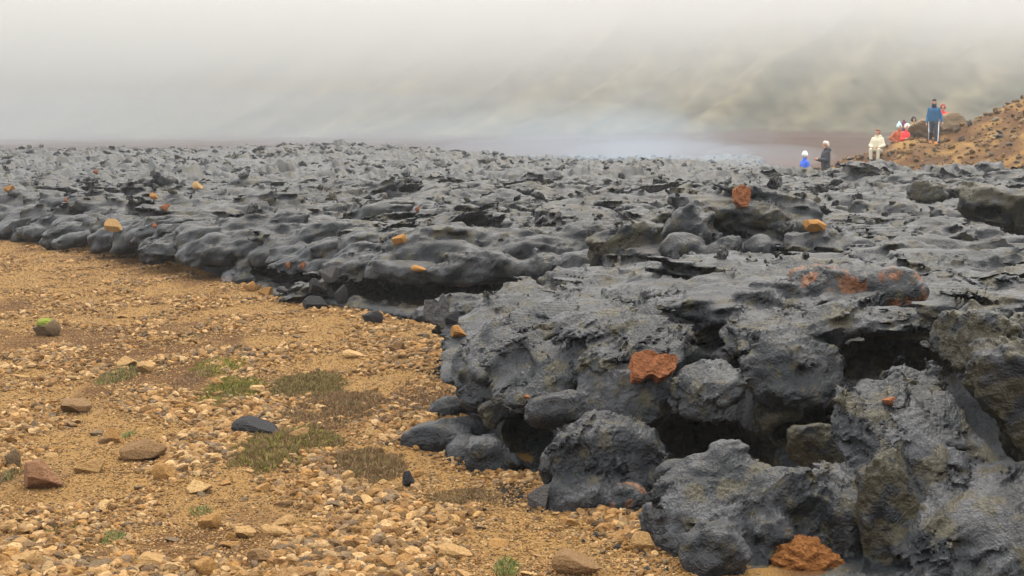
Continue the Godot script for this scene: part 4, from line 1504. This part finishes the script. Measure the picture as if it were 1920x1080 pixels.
func joints(kind: String) -> Dictionary:
	var j := {pelvis = Vector3(0, 0.96, 0), chest = Vector3(0, 1.30, 0), neck = Vector3(0, 1.48, 0), head = Vector3(0, 1.635, 0.015)}
	for s in [["l", 1.0], ["r", -1.0]]:
		j["hip_" + s[0]] = Vector3(0.09 * s[1], 0.92, 0)
		j["knee_" + s[0]] = Vector3(0.10 * s[1], 0.50, 0.02)
		j["ankle_" + s[0]] = Vector3(0.10 * s[1], 0.10, 0.0)
		j["shoulder_" + s[0]] = Vector3(0.165 * s[1], 1.385, 0)
		j["elbow_" + s[0]] = Vector3(0.225 * s[1], 1.12, -0.03)
		j["wrist_" + s[0]] = Vector3(0.24 * s[1], 0.88, 0.05)
	if kind == "walk":
		j.knee_l += Vector3(0, 0.03, 0.16); j.ankle_l += Vector3(0, 0, 0.20)
		j.knee_r += Vector3(0, 0, 0.02); j.ankle_r += Vector3(0, 0.05, -0.24)
		j.wrist_l += Vector3(0.07, 0.02, 0.06); j.elbow_l += Vector3(0.04, 0, 0)
		j.wrist_r += Vector3(-0.03, 0, 0.06)
	elif kind == "phone":
		for s in [["l", 1.0], ["r", -1.0]]:
			j["elbow_" + s[0]] = Vector3(0.22 * s[1], 1.13, 0.06)
			j["wrist_" + s[0]] = Vector3(0.09 * s[1], 1.16, 0.30)
	elif kind == "akimbo":
		for s in [["l", 1.0], ["r", -1.0]]:
			j["elbow_" + s[0]] = Vector3(0.36 * s[1], 1.17, -0.03)
			j["wrist_" + s[0]] = Vector3(0.17 * s[1], 1.02, 0.10)
	elif kind == "sit":
		for k in j: j[k].y -= 0.48
		for s in [["l", 1.0], ["r", -1.0]]:
			j["knee_" + s[0]] = Vector3(0.15 * s[1], 0.50, 0.40)
			j["ankle_" + s[0]] = Vector3(0.13 * s[1], 0.10, 0.42)
			j["wrist_" + s[0]] = Vector3(0.13 * s[1], 0.60, 0.30)
			j["elbow_" + s[0]] = Vector3(0.26 * s[1], 0.66, 0.06)
	return j

func cloth(c: Color) -> StandardMaterial3D:
	var m := StandardMaterial3D.new()
	m.resource_name = "cloth"
	m.albedo_color = c.linear_to_srgb()
	m.roughness = 0.85
	m.rim_enabled = true
	m.rim = 0.2
	return m

var hand_shape := []
var head_shape := []

func make_person(where: Vector3, turn: float, pose: String, tall: float, coat: Color, legs: Color, boots: Color, cap: Color, cap_kind: String, label: String, extra := "") -> void:
	if hand_shape.is_empty():
		# a relaxed hand hanging from the wrist at the origin, thumb forward
		var hb := [[Vector3(0, 0, 0), Vector3(0, -0.05, 0), 0.024, 0.028], [Vector3(0, -0.05, -0.012), Vector3(0, -0.085, 0.012), 0.022, 0.022]]
		for k in 4:
			var z := -0.027 + k * 0.018
			var reach: float = [0.056, 0.072, 0.078, 0.070][k]
			hb.append([Vector3(0, -0.085, z), Vector3(-0.004, -0.085 - reach * 0.55, z), 0.009, 0.0085])
			hb.append([Vector3(-0.004, -0.085 - reach * 0.55, z), Vector3(-0.022, -0.085 - reach, z), 0.0085, 0.0075])
		hb.append([Vector3(0, -0.025, 0.018), Vector3(-0.006, -0.06, 0.052), 0.011, 0.0095])
		hb.append([Vector3(-0.006, -0.06, 0.052), Vector3(-0.012, -0.09, 0.058), 0.0095, 0.008])
		hand_shape = skinned(hb, 0.006, 0.006)
		# a head, its middle at the origin: skull, jaw, nose, brow, eye sockets, lips and ears
		head_shape = skinned([[Vector3(0, 0.035, -0.02), Vector3(0, 0.045, 0.015), 0.088, 0.082], [Vector3(0, -0.01, 0.02), Vector3(0, -0.085, 0.045), 0.066, 0.042], [Vector3(0, 0.022, 0.094), Vector3(0, -0.018, 0.112), 0.010, 0.015],
			[Vector3(-0.035, 0.03, 0.083), Vector3(0.035, 0.03, 0.083), 0.013, 0.013], [Vector3(-0.03, 0.008, 0.080), Vector3(-0.029, 0.008, 0.081), 0.014, 0.014], [Vector3(0.03, 0.008, 0.080), Vector3(0.029, 0.008, 0.081), 0.014, 0.014],
			[Vector3(-0.02, -0.048, 0.088), Vector3(0.02, -0.048, 0.088), 0.010, 0.010], [Vector3(0.088, 0.015, -0.01), Vector3(0.086, -0.02, -0.005), 0.014, 0.010], [Vector3(-0.088, 0.015, -0.01), Vector3(-0.086, -0.02, -0.005), 0.014, 0.010]], 0.009, 0.012)
	var j := joints(pose)
	var o := base("person", where, turn)
	o.scale = Vector3.ONE * (tall / 1.75)
	tag(o, label, "person")
	var body := [[j.pelvis + Vector3(-0.06, 0, 0), j.chest + Vector3(-0.08, 0, 0), 0.105, 0.115], [j.pelvis + Vector3(0.06, 0, 0), j.chest + Vector3(0.08, 0, 0), 0.105, 0.115], [j.chest, j.neck, 0.10, 0.055], [j.neck, j.head + Vector3(0, -0.06, 0), 0.055, 0.05]]
	var jacket := [[j.pelvis + Vector3(-0.07, -0.02, 0), j.chest + Vector3(-0.075, 0.0, 0), 0.125, 0.125], [j.pelvis + Vector3(0.07, -0.02, 0), j.chest + Vector3(0.075, 0.0, 0), 0.125, 0.125], [j.chest + Vector3(0, 0.02, 0), j.neck, 0.12, 0.07], [j.neck, j.neck + Vector3(0, 0.03, 0.01), 0.078, 0.072]]
	var trousers := []
	var shoes := []
	for s in ["_l", "_r"]:
		body.append_array([[j["hip" + s], j["knee" + s], 0.085, 0.055], [j["knee" + s], j["ankle" + s], 0.055, 0.038], [j["ankle" + s], j["ankle" + s] + Vector3(0, -0.05, 0.13), 0.04, 0.03],
			[j.chest + Vector3(0, 0.08, 0), j["shoulder" + s], 0.07, 0.06], [j["shoulder" + s], j["elbow" + s], 0.052, 0.040], [j["elbow" + s], j["wrist" + s], 0.040, 0.027]])
		jacket.append_array([[j.chest + Vector3(0, 0.06, 0), j["shoulder" + s], 0.08, 0.072], [j["shoulder" + s], j["elbow" + s], 0.072, 0.062], [j["elbow" + s], j["wrist" + s], 0.066, 0.048]])
		trousers.append_array([[j.pelvis + Vector3(0, -0.06, 0), j["hip" + s], 0.125, 0.11], [j["hip" + s], j["knee" + s], 0.105, 0.075], [j["knee" + s], j["ankle" + s] + Vector3(0, 0.05, 0), 0.075, 0.062]])
		shoes.append_array([[j["ankle" + s] + Vector3(0, 0.06, 0), j["ankle" + s] + Vector3(0, -0.03, 0), 0.058, 0.062], [j["ankle" + s] + Vector3(0, -0.045, 0), j["ankle" + s] + Vector3(0, -0.055, 0.16), 0.055, 0.048]])
	var whole := skinned(body, 0.026, 0.03)
	joined(whole, head_shape, Transform3D(Basis(), j.head))
	for s in ["_l", "_r"]:
		var down: Vector3 = (j["elbow" + s] - j["wrist" + s]).normalized()
		var side := Vector3.RIGHT * (1.0 if s == "_l" else -1.0)
		var ahead := side.cross(down).normalized() * (1.0 if s == "_r" else -1.0)
		side = (side - down * side.dot(down)).normalized()
		joined(whole, hand_shape, Transform3D(Basis(side, down, side.cross(down) * (1.0 if s == "_l" else 1.0)), j["wrist" + s]))
	put(mesh_of(whole[0], whole[1]), "body", mat.skin, o)
	var g := skinned(jacket, 0.03, 0.03)
	put(mesh_of(g[0], g[1]), "jacket", cloth(coat), o)
	g = skinned(trousers, 0.03, 0.02)
	put(mesh_of(g[0], g[1]), "trousers", cloth(legs), o)
	g = skinned(shoes, 0.026, 0.02)
	put(mesh_of(g[0], g[1]), "boots", cloth(boots), o)
	var hat := []
	if cap_kind == "hair": hat = [[j.head + Vector3(0, 0.055, -0.03), j.head + Vector3(0, 0.075, 0.02), 0.092, 0.080], [j.head + Vector3(-0.03, 0, -0.06), j.head + Vector3(0.03, 0, -0.06), 0.062, 0.062]]
	else: hat = [[j.head + Vector3(0, 0.05, -0.02), j.head + Vector3(0, 0.085, -0.01), 0.104, 0.095], [j.head + Vector3(-0.03, 0.03, 0.0), j.head + Vector3(0.03, 0.03, 0.0), 0.092, 0.092]]
	if cap_kind == "bobble": hat.append([j.head + Vector3(0, 0.20, -0.02), j.head + Vector3(0, 0.205, -0.02), 0.042, 0.042])
	g = skinned(hat, 0.016, 0.02)
	put(mesh_of(g[0], g[1]), "hair" if cap_kind == "hair" else "hat", cloth(cap), o)
	if extra == "stripe":
		for s in [["_l", 1.0], ["_r", -1.0]]:
			var out := Vector3(0.075 * s[1], 0, 0.03)
			g = skinned([[j["hip" + s[0]] + out * 1.25, j["knee" + s[0]] + out, 0.022, 0.022], [j["knee" + s[0]] + out, j["ankle" + s[0]] + out * 0.85 + Vector3(0, 0.05, 0), 0.022, 0.02]], 0.012, 0.01)
			put(mesh_of(g[0], g[1]), "stripe", cloth(Color(0.6, 0.62, 0.65)), o)
		g = skinned([[j.neck + Vector3(0, -0.01, 0.0), j.neck + Vector3(0, 0.075, 0.025), 0.098, 0.085]], 0.015, 0.01)
		put(mesh_of(g[0], g[1]), "scarf", cloth(Color(0.012, 0.016, 0.03)), o)
	if extra == "hood":
		g = skinned([[j.neck + Vector3(-0.08, 0.0, -0.09), j.neck + Vector3(0.08, 0.0, -0.09), 0.07, 0.07]], 0.02, 0.01)
		put(mesh_of(g[0], g[1]), "hood", cloth(coat), o)
	if extra == "sash":
		g = skinned([[j.chest + Vector3(-0.12, 0.08, 0.10), j.pelvis + Vector3(0.10, 0.10, 0.10), 0.07, 0.06]], 0.02, 0.01)
		put(mesh_of(g[0], g[1]), "vest", cloth(Color(0.55, 0.55, 0.04)), o)

func make_people() -> void:
	var stand := func(u: float, v_top: float, d: float, tall: float) -> Vector3:
		# under a head seen at that spot
		var p := at(u, v_top, d)
		return Vector3(p.x, p.y - tall, p.z)
	var dark := Color(0.016, 0.018, 0.024)
	make_person(stand.call(1752, 187, 54.8, 1.68), -0.25, "walk", 1.68, Color(0.012, 0.075, 0.16), Color(0.020, 0.024, 0.034), Color(0.45, 0.17, 0.04), Color(0.010, 0.007, 0.006), "hair", "person in a blue padded jacket walking down the knoll, striped trousers, orange boots", "stripe")
	make_person(stand.call(1768, 197, 60.5, 1.72), -0.2, "stand", 1.72, Color(0.55, 0.035, 0.03), dark, dark, Color(0.25, 0.035, 0.03), "cap", "person in red cap and red and yellow jacket behind the blue jacket", "sash")
	make_person(stand.call(1646, 243, 56.0, 1.27), -0.5, "sit", 1.75, Color(0.52, 0.47, 0.34), Color(0.42, 0.38, 0.28), dark, Color(0.16, 0.06, 0.03), "hair", "person in a cream coat sitting on the crest of the knoll", "hood")
	make_person(stand.call(1686, 233, 59.6, 1.72), 0.2, "akimbo", 1.72, Color(0.33, 0.075, 0.022), Color(0.06, 0.06, 0.07), dark, Color(0.42, 0.60, 0.62), "bobble", "person in a rust brown jacket and pale blue hat, hands on hips")
	make_person(stand.call(1695, 230, 61.0, 1.70), 0.0, "stand", 1.70, Color(0.10, 0.02, 0.05), dark, dark, Color(0.09, 0.015, 0.06), "bobble", "person in a purple bobble hat between the rust and the red jackets")
	make_person(stand.call(1701, 234, 59.0, 1.66), -0.2, "phone", 1.66, Color(0.70, 0.035, 0.035), Color(0.25, 0.24, 0.22), dark, Color(0.66, 0.62, 0.60), "cap", "person in a bright red jacket and white hat beside the boulder")
	make_person(stand.call(1713, 221, 60.8, 1.70), 0.0, "stand", 1.70, Color(0.40, 0.36, 0.06), dark, dark, Color(0.014, 0.013, 0.02), "cap", "person in a dark cap peering over the flat topped boulder")
	make_person(stand.call(1549, 266, 50.0, 1.76), -1.35, "phone", 1.76, Color(0.014, 0.017, 0.023), dark, dark, Color(0.50, 0.44, 0.38), "hair", "grey haired person in a black hooded jacket standing behind the lava", "hood")
	make_person(stand.call(1509, 286, 53.0, 1.27), 1.9, "sit", 1.75, Color(0.02, 0.09, 0.50), dark, dark, Color(0.62, 0.60, 0.56), "cap", "crouching person in a bright blue jacket and white hat behind the lava")

# ---------------------------------------------------------------- air and embers
func make_embers() -> void:
	var m := StandardMaterial3D.new()
	m.resource_name = "glow"
	m.albedo_color = Color(0.02, 0.01, 0.01)
	m.emission_enabled = true
	m.emission = Color(1.0, 0.10, 0.03)
	m.emission_energy_multiplier = 0.5
	var n := 0
	for e in [[1041, 555, 0.018], [1013, 557, 0.022], [867, 556, 0.016]]:
		var p := at(e[0], e[1], 17.7)
		var o := put(rock_mesh(700 + n, 5, 5, 0.5, Vector3(1, 0.22, 0.4), false), "ember_glow", m, null, Transform3D(Basis.from_scale(Vector3.ONE * e[2]), p))
		tag(o, ["glowing red crack at the inner end of the dark gap", "wider glowing red crack beside the inner one in the gap", "small glowing red crack below the yellow flake"][n], "ember", "embers in the dark gap")
		var l := OmniLight3D.new()
		l.name = "ember_light"
		l.light_color = Color(1.0, 0.15, 0.05)
		l.light_energy = 0.001
		l.light_size = e[2]
		l.omni_range = 3.0
		l.shadow_enabled = true
		o.add_child(l)
		l.position = Vector3(0, 0, 1.3)
		n += 1

func mist(called: String, where: Vector3, size: Vector3, density: float, color: Color, label: String, shape := RenderingServer.FOG_VOLUME_SHAPE_ELLIPSOID) -> void:
	var f := FogVolume.new()
	f.shape = shape
	f.size = size
	f.position = where
	var m := FogMaterial.new()
	m.density = density
	m.albedo = color
	f.material = m
	f.name = numbered(called)
	add_child(f)
	tag(f, label, "cloud" if called.contains("cloud") else "smoke", "", "stuff")

func make_air() -> void:
	for c in [[9.0, 0.0016, 126.0], [13.5, 0.0022, 131.0], [17.0, 0.004, 136.0], [21.0, 0.006, 141.0], [26.0, 0.010, 147.0]]:
		var low: float = c[0]
		mist("low_cloud", Vector3(0, (low + 40.0 - low * 0.02) / 2, -365), Vector3(1300 - low, 40.0 - low * 1.02, 2 * (365 - c[2])), c[1], Color(0.995, 0.99, 0.975), "layer of low grey cloud with its base %d metres above the lava" % int(low), RenderingServer.FOG_VOLUME_SHAPE_BOX)
	var k := 0
	for c in [[-120, 300, 0.0014], [-150, 420, 0.0014], [-175, 300, 0.0018], [-200, 520, 0.0014], [-140, 640, 0.0012], [-190, 240, 0.002]]:
		mist("fog_bank_cloud", Vector3(c[0], 3.0 + k * 0.7, -300.0 - k * 9.0), Vector3(c[1], 60.0 + k * 7.0, 270.0 + k * 11.0), c[2], Color(0.97, 0.97, 0.965), ["wide", "deep", "small", "broad", "vast", "thick"][k] + " pale fog bank over the hidden side of the valley")
		k += 1
	var blue := Color(0.84, 0.92, 1.0)
	mist("smoke", Vector3(-30, 3.0, -135), Vector3(110, 8, 40), 0.003, blue, "broad bank of bluish smoke over the far ridge of lava")
	mist("smoke", at(980, 268, 108), Vector3(40, 4.0, 26), 0.003, blue, "low drift of blue smoke along the far lava")
	mist("smoke", at(1060, 262, 112), Vector3(24, 6.0, 20), 0.003, blue, "thin wisp of blue smoke rising from the far lava")
	mist("smoke", at(1150, 264, 106), Vector3(16, 4.6, 24), 0.0035, blue, "taller wisp of blue smoke beside the brown plain")
	mist("smoke", at(1120, 280, 98), Vector3(22, 2.0, 20), 0.007, blue, "flat blue smoke clinging to the far clinker")
	mist("smoke", at(1230, 286, 92), Vector3(12, 1.6, 16), 0.009, blue, "flat smoke low over the clinker")
	mist("smoke", at(1200, 240, 104), Vector3(7, 6.0, 12), 0.006, blue, "faint upright wisp of smoke before the slope")
	mist("smoke", at(1440, 292, 66), Vector3(6, 1.1, 8), 0.02, blue, "thin smoke behind the clinker before the brown plain")
	mist("smoke", at(436, 522, 21.0), Vector3(0.34, 0.26, 0.30), 0.9, Color(0.93, 0.95, 1.0), "little puff of steam at the foot of the overhanging lava")

var rocks := {}

func _ready() -> void:
	var t0 := Time.get_ticks_msec()
	set_view()
	set_materials()
	set_rock_tones()
	for b in [[790, 765, 95, 40], [960, 925, 40, 26], [870, 740, 40, 40]]:
		var p := at(b[0], b[1], 5480.0 / (b[1] - 270.0))
		mk.burnt.append([p.x, p.z, b[2] / FOCAL * -p.z, 0.55])
	make_ground()
	make_mountain()
	print("ground ", Time.get_ticks_msec() - t0)
	make_lava()
	print("lava ", Time.get_ticks_msec() - t0)
	make_air()
	rock_set()
	make_clinker()
	make_rocks()
	make_gravel()
	print("stones ", Time.get_ticks_msec() - t0)
	make_people()
	print("people ", Time.get_ticks_msec() - t0)
	make_plants()
	make_embers()
	print("all ", Time.get_ticks_msec() - t0)
